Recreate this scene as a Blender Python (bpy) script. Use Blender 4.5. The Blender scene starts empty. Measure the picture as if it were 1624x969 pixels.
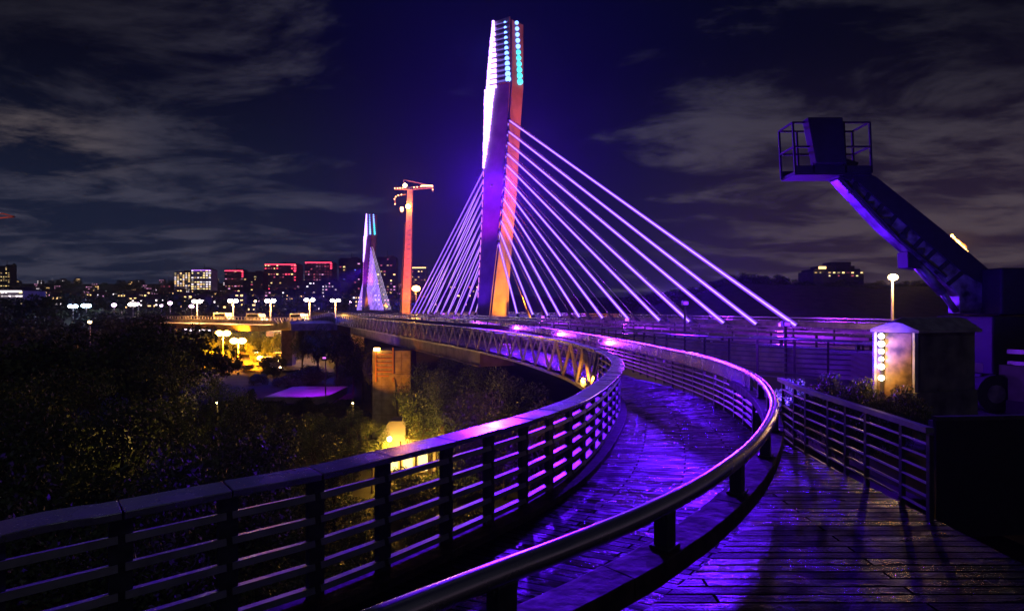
import bpy, math, random
import numpy as np
from mathutils import Vector, Matrix
random.seed(7)
SC = bpy.context.scene
COL = SC.collection
R = math.radians
F, CX, HY, H = 902.0, 812.0, 488.0, 2.4          # focal length in photo pixels, principal column, horizon row, eye height

def P(px, py, d):                                 # world point seen at a photo pixel, d metres ahead
    return Vector(((px-CX)/F*d, d, H+(HY-py)/F*d))
def Q(px, py, z):                                 # the same, from a known height
    d = (H-z)*F/(py-HY)
    return Vector(((px-CX)/F*d, d, z))

# ---------------------------------------------------------------- materials
def nt(m):
    m.use_nodes = True
    return m.node_tree.nodes, m.node_tree.links
def mat(name, col, rough=.6, metal=0., noise=.25, scale=6., bump=0., rvar=0.):
    m = bpy.data.materials.new(name); n, l = nt(m); b = n['Principled BSDF']
    b.inputs['Roughness'].default_value = rough; b.inputs['Metallic'].default_value = metal
    tc = n.new('ShaderNodeTexCoord'); nz = n.new('ShaderNodeTexNoise')
    nz.inputs['Scale'].default_value = scale; nz.inputs['Detail'].default_value = 6
    l.new(tc.outputs['Object'], nz.inputs['Vector'])
    mx = n.new('ShaderNodeMix'); mx.data_type = 'RGBA'
    lo = [c*(1-noise) for c in col[:3]]+[1]; hi = [min(1, c*(1+noise)) for c in col[:3]]+[1]
    mx.inputs[6].default_value = lo; mx.inputs[7].default_value = hi
    ct = n.new('ShaderNodeMapRange'); ct.inputs[1].default_value = .33; ct.inputs[2].default_value = .67
    l.new(nz.outputs['Fac'], ct.inputs[0])
    l.new(ct.outputs[0], mx.inputs[0]); l.new(mx.outputs[2], b.inputs['Base Color'])
    if rvar:
        mr = n.new('ShaderNodeMapRange'); mr.inputs[1].default_value = .3; mr.inputs[2].default_value = .7
        mr.inputs[3].default_value = max(.04, rough-rvar); mr.inputs[4].default_value = rough+rvar
        nz2 = n.new('ShaderNodeTexNoise'); nz2.inputs['Scale'].default_value = scale*.6; nz2.inputs['Detail'].default_value = 5
        l.new(tc.outputs['Object'], nz2.inputs['Vector'])
        l.new(nz2.outputs['Fac'], mr.inputs[0]); l.new(mr.outputs[0], b.inputs['Roughness'])
    if bump:
        bp = n.new('ShaderNodeBump'); bp.inputs['Strength'].default_value = bump; bp.inputs['Distance'].default_value = .02
        l.new(nz.outputs['Fac'], bp.inputs['Height']); l.new(bp.outputs[0], b.inputs['Normal'])
    return m
def glow(name, col, s=1., sample=False):
    m = bpy.data.materials.new(name); n, l = nt(m); b = n['Principled BSDF']
    b.inputs['Base Color'].default_value = (.02, .02, .02, 1)
    b.inputs['Emission Color'].default_value = (*col, 1); b.inputs['Emission Strength'].default_value = s
    if not sample: m.cycles.emission_sampling = 'NONE'
    return m

def mp0(n, l, src, sc):
    q = n.new('ShaderNodeMapping'); q.inputs['Scale'].default_value = sc; l.new(src, q.inputs['Vector']); return q.outputs[0]
def wet_planks(name, uv, base, pitch, length, rlo, rhi, bumpk=.5):
    m = bpy.data.materials.new(name); n, l = nt(m); b = n['Principled BSDF']
    tc = n.new('ShaderNodeTexCoord'); src = tc.outputs['UV' if uv else 'Object']
    br = n.new('ShaderNodeTexBrick'); br.inputs['Scale'].default_value = 1
    br.inputs['Brick Width'].default_value = length; br.inputs['Row Height'].default_value = pitch
    br.inputs['Mortar Size'].default_value = .012; br.inputs['Mortar Smooth'].default_value = .3
    br.inputs['Color1'].default_value = (*[c*.7 for c in base], 1); br.inputs['Color2'].default_value = (*[c*1.4 for c in base], 1)
    br.inputs['Mortar'].default_value = (.004, .004, .005, 1)
    l.new(src, br.inputs['Vector'])
    mp = n.new('ShaderNodeMapping'); mp.inputs['Scale'].default_value = (1.5, 28, 28)
    l.new(src, mp.inputs['Vector'])
    gr = n.new('ShaderNodeTexNoise'); gr.inputs['Scale'].default_value = 2; gr.inputs['Detail'].default_value = 6
    l.new(mp.outputs[0], gr.inputs['Vector'])
    mul = n.new('ShaderNodeMix'); mul.data_type = 'RGBA'; mul.blend_type = 'MULTIPLY'; mul.inputs[0].default_value = .7
    l.new(br.outputs['Color'], mul.inputs[6]); l.new(gr.outputs['Color'], mul.inputs[7]); l.new(mul.outputs[2], b.inputs['Base Color'])
    wet = n.new('ShaderNodeTexNoise'); wet.inputs['Scale'].default_value = 1.6; wet.inputs['Detail'].default_value = 8; wet.inputs['Roughness'].default_value = .65
    l.new(mp0(n, l, src, (1, 3.5, 1)), wet.inputs['Vector'])
    rnd = n.new('ShaderNodeTexBrick'); rnd.inputs['Scale'].default_value = 1; rnd.inputs['Brick Width'].default_value = length; rnd.inputs['Row Height'].default_value = pitch
    rnd.inputs['Mortar Size'].default_value = 0; rnd.inputs['Color1'].default_value = (0, 0, 0, 1); rnd.inputs['Color2'].default_value = (1, 1, 1, 1)
    l.new(src, rnd.inputs['Vector'])
    mr = n.new('ShaderNodeMapRange'); mr.inputs[1].default_value = .52; mr.inputs[2].default_value = .74
    mr.inputs[3].default_value = rlo; mr.inputs[4].default_value = rhi
    ad = n.new('ShaderNodeMath'); ad.operation = 'MULTIPLY_ADD'; ad.inputs[1].default_value = .26
    l.new(rnd.outputs['Color'], ad.inputs[0]); l.new(wet.outputs['Fac'], ad.inputs[2])
    l.new(ad.outputs[0], mr.inputs[0]); l.new(mr.outputs[0], b.inputs['Roughness'])
    sp = n.new('ShaderNodeMapRange'); sp.inputs[1].default_value = .5; sp.inputs[2].default_value = .78; sp.inputs[3].default_value = .5; sp.inputs[4].default_value = .1
    l.new(ad.outputs[0], sp.inputs[0])
    inv = n.new('ShaderNodeMath'); inv.operation = 'SUBTRACT'; inv.inputs[0].default_value = 1.; l.new(br.outputs['Fac'], inv.inputs[1])
    sm = n.new('ShaderNodeMath'); sm.operation = 'MULTIPLY'; l.new(sp.outputs[0], sm.inputs[0]); l.new(inv.outputs[0], sm.inputs[1])
    l.new(sm.outputs[0], b.inputs['Specular IOR Level'])
    fine = n.new('ShaderNodeTexNoise'); fine.inputs['Scale'].default_value = 55; fine.inputs['Detail'].default_value = 4
    l.new(tc.outputs['Object'], fine.inputs['Vector'])
    a = n.new('ShaderNodeMath'); a.operation = 'MULTIPLY_ADD'; a.inputs[1].default_value = -2.6
    l.new(br.outputs['Fac'], a.inputs[0]); l.new(gr.outputs['Fac'], a.inputs[2])
    a2 = n.new('ShaderNodeMath'); a2.operation = 'MULTIPLY_ADD'; a2.inputs[1].default_value = 1.1
    l.new(fine.outputs['Fac'], a2.inputs[0]); l.new(a.outputs[0], a2.inputs[2])
    bp = n.new('ShaderNodeBump'); bp.inputs['Strength'].default_value = bumpk; bp.inputs['Distance'].default_value = .012
    l.new(a2.outputs[0], bp.inputs['Height']); l.new(bp.outputs[0], b.inputs['Normal'])
    return m

M = dict(
    deck=wet_planks('wet_timber_walkway', True, (.012, .009, .011), .12, 1.45, .08, .58, .9),
    deck2=wet_planks('wet_timber_terrace', False, (.007, .006, .007), .105, 2.6, .08, .5, .8),
    cap=mat('brushed_cap_metal', (.42, .42, .45), .24, .85, .1, 5, .012, .07),
    tube=mat('handrail_steel', (.7, .66, .66), .24, .95, .06, 4, 0, .05),
    rail=mat('painted_rail_metal', (.06, .06, .07), .38, .35, .3, 9, .05, .1),
    slat=mat('slat_metal', (.17, .17, .2), .42, .25, .25, 5, .02, .1),
    board=mat('weathered_kerb_board', (.035, .02, .018), .7, 0, .75, 9, .8, .1),
    truss=mat('lattice_steel', (.34, .32, .34), .38, .5, .3, 5, .05, .1),
    girder=mat('girder_steel', (.2, .16, .15), .55, .2, .35, 1.2, .1),
    concrete=mat('concrete', (.32, .3, .28), .75, 0, .35, 1.5, .25),
    pylon=mat('pylon_concrete', (.22, .2, .21), .55, 0, .3, .35, .05),
    road=mat('asphalt', (.05, .05, .05), .45, 0, .3, 2, .1, .12),
    bridge_road=mat('bridge_asphalt', (.07, .07, .075), .4, 0, .3, .6, .1, .15),
    earth=mat('earth', (.035, .032, .02), .95, 0, .5, .3),
    leaf=mat('leaf', (.045, .075, .016), .55, 0, .55, 3),
    leaf2=mat('leaf_pale', (.07, .1, .02), .5, 0, .5, 3),
    bark=mat('bark', (.07, .05, .035), .9, 0, .4, 8, .5),
    facade=mat('facade', (.07, .06, .07), .7, 0, .3, .3),
    facade_pale=mat('facade_pale', (.5, .46, .5), .7, 0, .15, .3),
    facade_dark=mat('facade_dark', (.025, .022, .03), .7, 0, .3, .3),
    wall=mat('house_wall', (.1, .08, .075), .8, 0, .3, 1),
    roof=mat('roof_tile', (.12, .06, .045), .8, 0, .4, 3, .3),
    thatch=mat('thatch', (.16, .1, .04), .95, 0, .5, 14, .8),
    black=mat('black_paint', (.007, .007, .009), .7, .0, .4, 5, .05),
    boom=mat('boom_paint', (.15, .13, .15), .42, .3, .9, 3, .15, .12),
    rubber=mat('rubber', (.02, .02, .02), .8),
    booth=mat('stained_booth_panel', (.12, .11, .085), .55, .1, .7, 2.2, .2, .15),
    booth_lit=mat('stained_pale_panel', (.2, .14, .085), .5, 0, .93, 3.4, .1),
    blue=mat('blue_paint', (.05, .08, .45), .4, .1, .5, 4, .05, .1),
    awning=mat('pale_roof_sheet', (.3, .27, .33), .4, .2, .3, 5, .15),
    orange=mat('orange_steel', (.42, .2, .1), .55, .1, .2, 1),
    van=mat('van_paint', (.5, .45, .4), .35, .2, .2, 2),
    glass=mat('dark_glass', (.02, .02, .03), .08),
    fixture=mat('lamp_housing', (.1, .1, .1), .5, .5),
    tarp=mat('pale_court', (.35, .3, .36), .6, 0, .2, .4),
)
G = dict(
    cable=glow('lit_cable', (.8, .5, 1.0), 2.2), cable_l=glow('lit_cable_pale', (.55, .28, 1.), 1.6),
    led_white=glow('led_white', (.5, .25, 1.), 5.), led_blue=glow('led_blue', (.15, .3, 1.), 4.), led_teal=glow('led_teal', (.05, .6, .8), 2.4),
    led_mag=glow('led_magenta', (.9, .2, 1.), 1.3), led_pan=glow('led_panel', (.28, .2, 1.), .55),
    lamp=glow('lamp_white', (1., .86, .75), 22), lamp_w=glow('lamp_warm', (1., .68, .3), 26), lamp_o=glow('lamp_orange', (1., .5, .08), 26),
    lamp_p=glow('lamp_pink', (1., .6, 1.), 18), lamp_b=glow('lamp_blue', (.5, .75, 1.), 18),
    win_w=glow('window_warm', (1., .6, .22), 2.72), win_y=glow('window_yellow', (1., .75, .3), 2.04), win_c=glow('window_white', (1., .85, .9), 2.21),
    win_p=glow('window_pink', (1., .4, .75), 1.36), win_r=glow('sign_red', (1., .04, .1), 3.74), win_v=glow('roof_violet', (.55, .2, 1.), 1.4),
    win_d=glow('window_dim', (.75, .12, .22), 0.77), win_b=glow('window_blue', (.15, .25, 1.), 1.53), bulb=glow('bulb', (1., .85, .5), 14),
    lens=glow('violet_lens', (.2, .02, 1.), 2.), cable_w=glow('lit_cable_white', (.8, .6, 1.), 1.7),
    orange_led=glow('crane_lamp', (1., .4, .15), 8), tail=glow('tail_lamp', (1., .1, .03), 4),
)

# ---------------------------------------------------------------- mesh helpers
def halo_mat(name, col, s, clear):  # glow mixed with transparency, for the painted halo round the cables
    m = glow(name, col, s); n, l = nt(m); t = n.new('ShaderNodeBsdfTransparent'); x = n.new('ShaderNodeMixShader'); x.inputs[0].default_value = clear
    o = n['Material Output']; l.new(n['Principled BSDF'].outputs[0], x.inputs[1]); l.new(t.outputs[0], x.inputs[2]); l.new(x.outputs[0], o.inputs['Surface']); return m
class MB:
    def __init__(s): s.v, s.f, s.mi, s.uv, s.mats, s.cur = [], [], [], {}, [], 0
    def use(s, m):
        if m not in s.mats: s.mats.append(m)
        s.cur = s.mats.index(m); return s
    def face(s, idx, uv=None):
        if uv: s.uv[len(s.f)] = uv
        s.f.append(tuple(idx)); s.mi.append(s.cur)
    def quad(s, *pts, uv=None):
        k = len(s.v); s.v += [tuple(p) for p in pts]; s.face(range(k, k+len(pts)), uv); return s
    def box(s, c, sz, rz=0., taper=1.):
        k = len(s.v); cs, sn = math.cos(rz), math.sin(rz)
        for z in (-.5, .5):
            t = taper if z > 0 else 1.
            for x, y in ((-.5, -.5), (.5, -.5), (.5, .5), (-.5, .5)):
                X, Y = x*sz[0]*t, y*sz[1]*t
                s.v.append((c[0]+X*cs-Y*sn, c[1]+X*sn+Y*cs, c[2]+z*sz[2]))
        for q in ((3, 2, 1, 0), (4, 5, 6, 7), (0, 1, 5, 4), (1, 2, 6, 5), (2, 3, 7, 6), (3, 0, 4, 7)): s.face([k+i for i in q])
        return s
    def beam(s, a, b, w, h, tilt=0., w2=None, h2=None):    # rectangular bar from a to b, w sideways, h upwards
        a, b = Vector(a), Vector(b); d = (b-a).normalized()
        side = d.cross(Vector((0, 0, 1)))
        side = side.normalized() if side.length > 1e-4 else Vector((1, 0, 0))
        up = side.cross(d)
        if tilt:
            rm = Matrix.Rotation(tilt, 3, d); side = rm @ side; up = rm @ up
        k = len(s.v)
        for p, ww, hh in ((a, w, h), (b, w2 or w, h2 or h)):
            for x, y in ((-.5, -.5), (.5, -.5), (.5, .5), (-.5, .5)): s.v.append(tuple(p+side*x*ww+up*y*hh))
        for q in ((0, 1, 2, 3), (7, 6, 5, 4), (0, 4, 5, 1), (1, 5, 6, 2), (2, 6, 7, 3), (3, 7, 4, 0)): s.face([k+i for i in q])
        return s
    def tube(s, pts, r, n=8, r2=None):
        pts = [Vector(p) for p in pts]; N = len(pts); k0 = len(s.v)
        for i, p in enumerate(pts):
            d = (pts[min(i+1, N-1)]-pts[max(i-1, 0)]).normalized()
            ref = Vector((0, 0, 1)) if abs(d.z) < .95 else Vector((1, 0, 0))
            a = d.cross(ref).normalized(); b = a.cross(d)
            rr = r if r2 is None else r+(r2-r)*i/(N-1)
            for j in range(n):
                t = 2*math.pi*j/n; s.v.append(tuple(p+a*math.cos(t)*rr+b*math.sin(t)*rr))
        for i in range(N-1):
            for j in range(n):
                a, b = k0+i*n+j, k0+i*n+(j+1) % n; s.face((a, b, b+n, a+n))
        s.face([k0+j for j in range(n)][::-1]); s.face([k0+(N-1)*n+j for j in range(n)])
        return s
    def ball(s, c, r, sx=1., sy=1., sz=1., n=10, m=7):
        k = len(s.v); s.v.append((c[0], c[1], c[2]-r*sz))
        for i in range(1, m):
            t = math.pi*i/m-math.pi/2
            for j in range(n):
                p = 2*math.pi*j/n
                s.v.append((c[0]+r*sx*math.cos(t)*math.cos(p), c[1]+r*sy*math.cos(t)*math.sin(p), c[2]+r*sz*math.sin(t)))
        s.v.append((c[0], c[1], c[2]+r*sz)); e = len(s.v)-1
        for j in range(n):
            s.face((k, k+1+(j+1) % n, k+1+j)); s.face((e, e-n+j, e-n+(j+1) % n))
        for i in range(m-2):
            for j in range(n):
                a, b = k+1+i*n+j, k+1+i*n+(j+1) % n; s.face((a, b, b+n, a+n))
        return s
    def loft(s, rings):
        k0 = len(s.v); n = len(rings[0])
        for r in rings: s.v += [tuple(p) for p in r]
        for i in range(len(rings)-1):
            for j in range(n):
                a, b = k0+i*n+j, k0+i*n+(j+1) % n; s.face((a, b, b+n, a+n))
        s.face([k0+j for j in range(n)][::-1]); s.face([k0+(len(rings)-1)*n+j for j in range(n)])
        return s
    def sweep(s, pts, prof):                                 # closed profile (sideways, up) along a path; sideways + is to the right
        pts = [Vector(p) for p in pts]; rings = []
        for i, p in enumerate(pts):
            d = pts[min(i+1, len(pts)-1)]-pts[max(i-1, 0)]; d.z = 0; d.normalize()
            sd = Vector((d.y, -d.x, 0))
            rings.append([p+sd*a+Vector((0, 0, b)) for a, b in prof])
        return s.loft(rings)
    def mesh(s, name, m=None, smooth=False):
        me = bpy.data.meshes.new(name); me.from_pydata(s.v, [], s.f)
        for x in (s.mats or [m]): me.materials.append(x)
        if s.mats: me.polygons.foreach_set('material_index', s.mi)
        if s.uv:
            lay = me.uv_layers.new(name='UVMap')
            for p in me.polygons:
                if p.index in s.uv:
                    for li, c in zip(p.loop_indices, s.uv[p.index]): lay.data[li].uv = c
        if smooth: me.polygons.foreach_set('use_smooth', [True]*len(me.polygons))
        me.update(); return me
    def build(s, name, m=None, parent=None, smooth=False):
        return link(name, s.mesh(name, m, smooth), parent)
def link(name, data, parent=None, loc=None):
    o = bpy.data.objects.new(name, data); COL.objects.link(o)
    if parent is not None: o.parent = parent
    if loc is not None: o.location = loc
    return o
def tag(o, label=None, cat=None, group=None, kind=None):
    for k, v in (('label', label), ('category', cat), ('group', group), ('kind', kind)):
        if v: o[k] = v
    return o
def thing(name, label, cat, loc=(0, 0, 0), rz=0., group=None):
    o = bpy.data.objects.new(name, None); COL.objects.link(o); o.empty_display_size = .2
    o.location = loc; o.rotation_euler = (0, 0, rz)
    return tag(o, label, cat, group)
def copy_tree(o, parent=None):
    c = o.copy(); COL.objects.link(c)
    if parent is not None: c.parent = parent
    for ch in list(o.children):
        copy_tree(ch, c)
    return c
def struct(name, mb, m=None, label=None, smooth=False):
    return tag(mb.build(name, m, None, smooth), label, None, None, 'structure')
def bevel(o, w=.006, seg=2):
    b = o.modifiers.new('soft_edges', 'BEVEL'); b.width = w; b.segments = seg; b.limit_method = 'ANGLE'; return o
def lamp(name, kind, loc, power, col, parent=None, aim=None, size=.1, cone=90, blend=.6):
    d = bpy.data.lights.new(name, kind); d.energy = power; d.color = col
    if kind in ('POINT', 'SPOT'): d.shadow_soft_size = size
    if kind == 'SPOT': d.spot_size = R(cone); d.spot_blend = blend
    o = bpy.data.objects.new(name, d); COL.objects.link(o); o.location = loc
    if parent is not None: o.parent = parent
    if aim is not None: o.rotation_euler = (Vector(aim)-Vector(loc)).to_track_quat('-Z', 'Y').to_euler()
    return o
def crom(pts, step=.15):                                     # smooth path through points, evenly resampled
    pts = [Vector(p) for p in pts]; ext = [pts[0]*2-pts[1]]+pts+[pts[-1]*2-pts[-2]]; fine = []
    for i in range(1, len(ext)-2):
        a, b, c, d = ext[i-1:i+3]; n = max(4, int((c-b).length/step*2))
        for k in range(n):
            t = k/n
            fine.append(.5*((2*b)+(c-a)*t+(2*a-5*b+4*c-d)*t*t+(3*b-a-3*c+d)*t**3))
    fine.append(pts[-1]); return resample(fine, step)
def resample(fine, step):
    L = [0.]
    for a, b in zip(fine, fine[1:]): L.append(L[-1]+(b-a).length)
    n = max(2, round(L[-1]/step)); out = []; j = 0
    for k in range(n+1):
        t = L[-1]*k/n
        while j < len(L)-2 and L[j+1] < t: j += 1
        f = (t-L[j])/max(1e-9, L[j+1]-L[j]); out.append(fine[j].lerp(fine[j+1], min(1, f)))
    return out
def side_of(pts, i):
    d = pts[min(i+1, len(pts)-1)]-pts[max(i-1, 0)]; d.z = 0; d.normalize(); return Vector((d.y, -d.x, 0)), d

# ---------------------------------------------------------------- paths (metres)
lp = [Q(-120, 877, 1.1), Q(0, 836, 1.1), Q(160, 807, 1.1), Q(320, 777, 1.1), Q(500, 744, 1.1), Q(590, 724, 1.1), Q(680, 702, 1.1), Q(760, 682, 1.1), Q(850, 657, 1.1),
      Q(920, 630, 1.1), Q(962, 602, 1.1), Q(980, 580, 1.1), Q(972, 566, 1.1), Q(948, 554, 1.1)]
LEFT = crom([Vector((-4.2, 1.6, 1.1))]+lp[1:], .13)
TR = crom([lp[-1], Q(905, 542, 1.1), Q(870, 535.5, 1.1), Q(825, 528.5, 1.1), Q(775, 522.5, 1.1), Q(720, 517, 1.1), Q(635, 509.5, 1.1), Q(557, 502.5, 1.1), Q(532, 500.2, 1.1)], .4)
rp = [Q(560, 1000, 1.1), Q(640, 968, 1.1), Q(800, 905, 1.1), Q(900, 867, 1.1), Q(1030, 812, 1.1), Q(1130, 757, 1.1), Q(1195, 706, 1.1), Q(1224, 662, 1.1), Q(1226, 632, 1.1), Q(1205, 604, 1.1),
      Q(1170, 584, 1.1), Q(1120, 568, 1.1), Q(1050, 552.5, 1.1), Q(985, 540, 1.1), Q(920, 529.5, 1.1), Q(860, 521, 1.1), Q(770, 511, 1.1), Q(690, 505.5, 1.1)]
RIGHT = crom(rp, .13)

# ---------------------------------------------------------------- ground, walkways
def sst(a, b, t):
    t = max(0., min(1., (t-a)/(b-a))); return t*t*(3-2*t)
def ground_z(x, y):
    u = x/max(y, 20.)
    z = -9.5+8.8*sst(120, 320, y)+12*sst(300, 620, y)+34*sst(600, 1050, y)*(1-sst(-.25, .1, u)*.75)
    z += 15.5*sst(.12, .42, u)*sst(120, 240, y)*(1-sst(300, 600, y)*.6)
    z += 6.5*sst(-2, 8, x)*(1-sst(20, 40, y))
    z += .5*math.sin(x*.13+1)*math.sin(y*.11)+.8*math.sin(x*.021)*math.cos(y*.017+2)
    return z
mb = MB()
xs = sorted(set([-1500, -1200, -1000, -850]+list(range(-720, 721, 24))+[850, 1000, 1200, 1500]+list(range(-60, 61, 6))))
ys = sorted(set(list(range(-120, 0, 20))+list(range(0, 160, 6))+list(range(160, 460, 15))+list(range(460, 1300, 40))+[1400, 1700]))
for y in ys:
    for x in xs: mb.v.append((x, y, ground_z(x, y)))
for j in range(len(ys)-1):
    for i in range(len(xs)-1):
        a = j*len(xs)+i; mb.face((a, a+1, a+1+len(xs), a+len(xs)))
struct('ground', mb, M['earth'], None, True)

def strip(A, B, z, n, name, m, thick=.18, tuck=0.):
    mb = MB(); a = resample(A, sum((q-p).length for p, q in zip(A, A[1:]))/n); b = resample(B, sum((q-p).length for p, q in zip(B, B[1:]))/n)
    n = min(len(a), len(b))-1; L = 0.
    for i in range(n):
        p, q, r_, s_ = a[i].copy(), b[i].copy(), b[i+1].copy(), a[i+1].copy()
        for k in (p, q, r_, s_): k.z = z
        w0 = (q-p).length; dl = ((s_-p).length+(r_-q).length)/2
        mb.quad(p, q, r_, s_, uv=((0, L), (w0, L), ((r_-s_).length, L+dl), (0, L+dl)))
        t = Vector((0, 0, thick)); mb.quad(s_-t, r_-t, q-t, p-t); mb.quad(p, s_, s_-t, p-t); mb.quad(r_, q, q-t, r_-t)
        L += dl
    return struct(name, mb, m)
WL = LEFT+TR[1:]
# the walkway floor is cut at matching stations of both edges
def near_idx(pts, y): return min(range(len(pts)), key=lambda i: abs(pts[i].y-y))
st_l = [0, near_idx(WL, 4.4), near_idx(WL, 6.5), near_idx(WL, 11.2), near_idx(WL, 16), near_idx(WL, 21.7), near_idx(WL, 29), near_idx(WL, 40), near_idx(WL, 54), len(WL)-1]
st_r = [0, near_idx(RIGHT, 3.6), near_idx(RIGHT, 5.4), near_idx(RIGHT, 12), near_idx(RIGHT, 17.5), near_idx(RIGHT, 23.5), near_idx(RIGHT, 31), near_idx(RIGHT, 43), near_idx(RIGHT, 56), len(RIGHT)-1]
A, B = [], []
for k in range(len(st_l)-1):
    a = resample(WL[st_l[k]:st_l[k+1]+1], 1e-9+sum((q-p).length for p, q in zip(WL[st_l[k]:], WL[st_l[k]+1:st_l[k+1]+1]))/40)
    b = resample(RIGHT[st_r[k]:st_r[k+1]+1], 1e-9+sum((q-p).length for p, q in zip(RIGHT[st_r[k]:], RIGHT[st_r[k]+1:st_r[k+1]+1]))/40)
    n = min(len(a), len(b)); A += a[:n-1]; B += b[:n-1]
mb = MB(); L = 0.
for i in range(len(A)-1):
    p, q, r_, s_ = A[i].copy(), B[i].copy(), B[i+1].copy(), A[i+1].copy()
    for k in (p, q, r_, s_): k.z = 0 if k.y < 17 else max(-.2, -.05*(k.y-17))
    w0 = (q-p).length; dl = ((s_-p).length+(r_-q).length)/2
    mb.quad(p, q, r_, s_, uv=((0, L), (w0, L), ((r_-s_).length, L+dl), (0, L+dl)))
    t = Vector((0, 0, .16)); mb.quad(s_-t, r_-t, q-t, p-t)
    L += dl
struct('walkway', mb, M['deck'])
# raised timber terrace the camera stands on, right of the handrail
mb = MB(); DZ = .55
near = [p for p in RIGHT if p.y < 8.6]
near = near[:near.index(max(near, key=lambda p: p.y))+1]
edge = [Vector((p.x, p.y, DZ)) for p in near]
for i in range(len(edge)-1):
    a, b = edge[i], edge[i+1]
    sd, _ = side_of(edge, i); sd2, _ = side_of(edge, i+1)
    a2, b2 = a+sd*.05, b+sd2*.05
    ra, rb = Vector((max(3.7, a2.x+.02), a2.y, DZ)), Vector((max(3.7, b2.x+.02), b2.y, DZ))
    mb.quad(a2, ra, rb, b2)
    t = Vector((0, 0, .5)); mb.quad(a2, b2, b2-t, a2-t)
e0 = edge[0]
mb.quad(Vector((-1.4, -3, DZ)), Vector((3.7, -3, DZ)), Vector((3.7, e0.y, DZ)), Vector((e0.x+.02, e0.y, DZ)))
struct('terrace_floor', mb, M['deck2'])
mb = MB(); mb.box((24.5, 13.2, -.6), (35, 12, .5))
struct('yard_pavement', mb, M['earth'])
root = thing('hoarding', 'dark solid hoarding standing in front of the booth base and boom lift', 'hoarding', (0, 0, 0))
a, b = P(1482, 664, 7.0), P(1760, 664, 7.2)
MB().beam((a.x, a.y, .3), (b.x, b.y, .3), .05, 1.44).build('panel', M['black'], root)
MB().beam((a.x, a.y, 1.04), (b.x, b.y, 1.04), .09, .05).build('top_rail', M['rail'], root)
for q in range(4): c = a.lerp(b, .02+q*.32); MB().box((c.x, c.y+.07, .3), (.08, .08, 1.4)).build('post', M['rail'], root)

# ---------------------------------------------------------------- railings
def posts_at(path, spacing, start=0.):
    L = [0.]
    for a, b in zip(path, path[1:]): L.append(L[-1]+(b-a).length)
    out = []; t = start
    while t < L[-1]:
        out.append(min(range(len(L)), key=lambda i: abs(L[i]-t))); t += spacing
    return out
def slat_panel(path, i, j, zs, root, w, h, tilt, m, zoff, back=0.):
    mb = MB()
    a, b = path[i], path[j]; d = (b-a).normalized(); sd = Vector((d.y, -d.x, 0))*back
    for z in zs:
        mb.beam(Vector((a.x, a.y, z+zoff))+d*.02+sd, Vector((b.x, b.y, z+zoff))-d*.02+sd, w, h, tilt)
    return mb.build('slat_panel', m, root)
# left: broad flat cap plates on posts with louvre slats
root = thing('balustrade', 'curved balustrade with broad flat metal cap and louvre slats, sweeping up from the lower left', 'railing', LEFT[0]*1)
root.location = (0, 0, 0)
ix = posts_at(LEFT, .66, .1)
for k in range(len(ix)-1):
    i, j = ix[k], ix[k+1]
    seg = LEFT[i:j+1]
    dz = random.uniform(-.003, .003); tl = random.uniform(-.008, .008)
    n = len(seg)-1
    sg = [p+Vector((0, 0, dz+tl*(q/n-.5))) for q, p in enumerate(seg)]
    sg[0] = sg[0].lerp(sg[1], .04); sg[-1] = sg[-1].lerp(sg[-2], .04)
    o = MB().sweep(sg, [(-.15, -.05), (.15, -.05), (.15, 0), (-.15, 0)]).build('cap_plate', M['cap'], root); bevel(o, .005)
    slat_panel(LEFT, i, j, [.14+.185*q for q in range(5)], root, .12, .05, R(-14), M['slat'], 0)
for k in ix:
    sd, d = side_of(LEFT, k); p = LEFT[k]
    o = MB().beam(Vector((p.x, p.y, 1.05)), Vector((p.x, p.y, 0)), .13, .06).build('post', M['rail'], root)
    o.rotation_euler = (0, 0, 0)
    me = o.data; ang = math.atan2(d.y, d.x)-math.pi/2+math.pi/2
    c, s = math.cos(ang), math.sin(ang)
    for v in me.vertices:
        x, y = v.co.x-p.x, v.co.y-p.y; v.co.x, v.co.y = p.x+x*c-y*s, p.y+x*s+y*c
MB().sweep([Vector((p.x, p.y, 0)) for p in LEFT], [(-.12, -.02), (.2, -.02), (.2, .075), (-.12, .075)]).build('kerb', M['board'], root)

# right: round handrail on short posts over a kerb board near the camera, louvre panels beyond
root = thing('handrail_barrier', 'curved barrier with shiny round steel handrail between wet walkway and timber terrace', 'railing')
MB().tube(RIGHT, .062, 16).build('handrail', M['tube'], root, True)
ex = RIGHT.index(max(RIGHT[:near_idx(RIGHT, 12)], key=lambda p: p.x*.62+p.y*-.05))
kerb = RIGHT[:ex+6]
for q in range(0, len(kerb)-4, 13):
    seg = [Vector((p.x, p.y, random.uniform(-.004, .004))) for p in kerb[q:q+14]]; seg[0] = seg[0].lerp(seg[1], .05)
    if len(seg) > 2: bevel(MB().sweep(seg, [(-.13, .68), (.11, .68), (.11, .82), (-.13, .82)]).build('kerb_board', M['board'], root), .008)
for k in range(0, len(kerb)-9, 11):
    p = kerb[k+6]; _, d = side_of(RIGHT, k+6)
    a = math.atan2(d.y, d.x)
    mb = MB().box((p.x, p.y, .94), (.12, .1, .24), a); mb.box((p.x, p.y, .832), (.17, .14, .022), a); mb.box((p.x, p.y, 1.03), (.16, .07, .03), a)
    bevel(mb.build('post', M['rail'], root), .006)
far = RIGHT[ex-8:]
MB().sweep(far, [(-.045, -.3), (.0, -.3), (.0, -.045), (-.045, -.045)]).build('fascia', M['cap'], root)
ix = posts_at(far, .8, .05)
for k in range(len(ix)-1):
    if far[ix[k]].y < 40:
        slat_panel(far, ix[k], ix[k+1], [.1+.135*q for q in range(6)], root, .09, .03, R(24), M['slat'], 0, .03)
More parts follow.
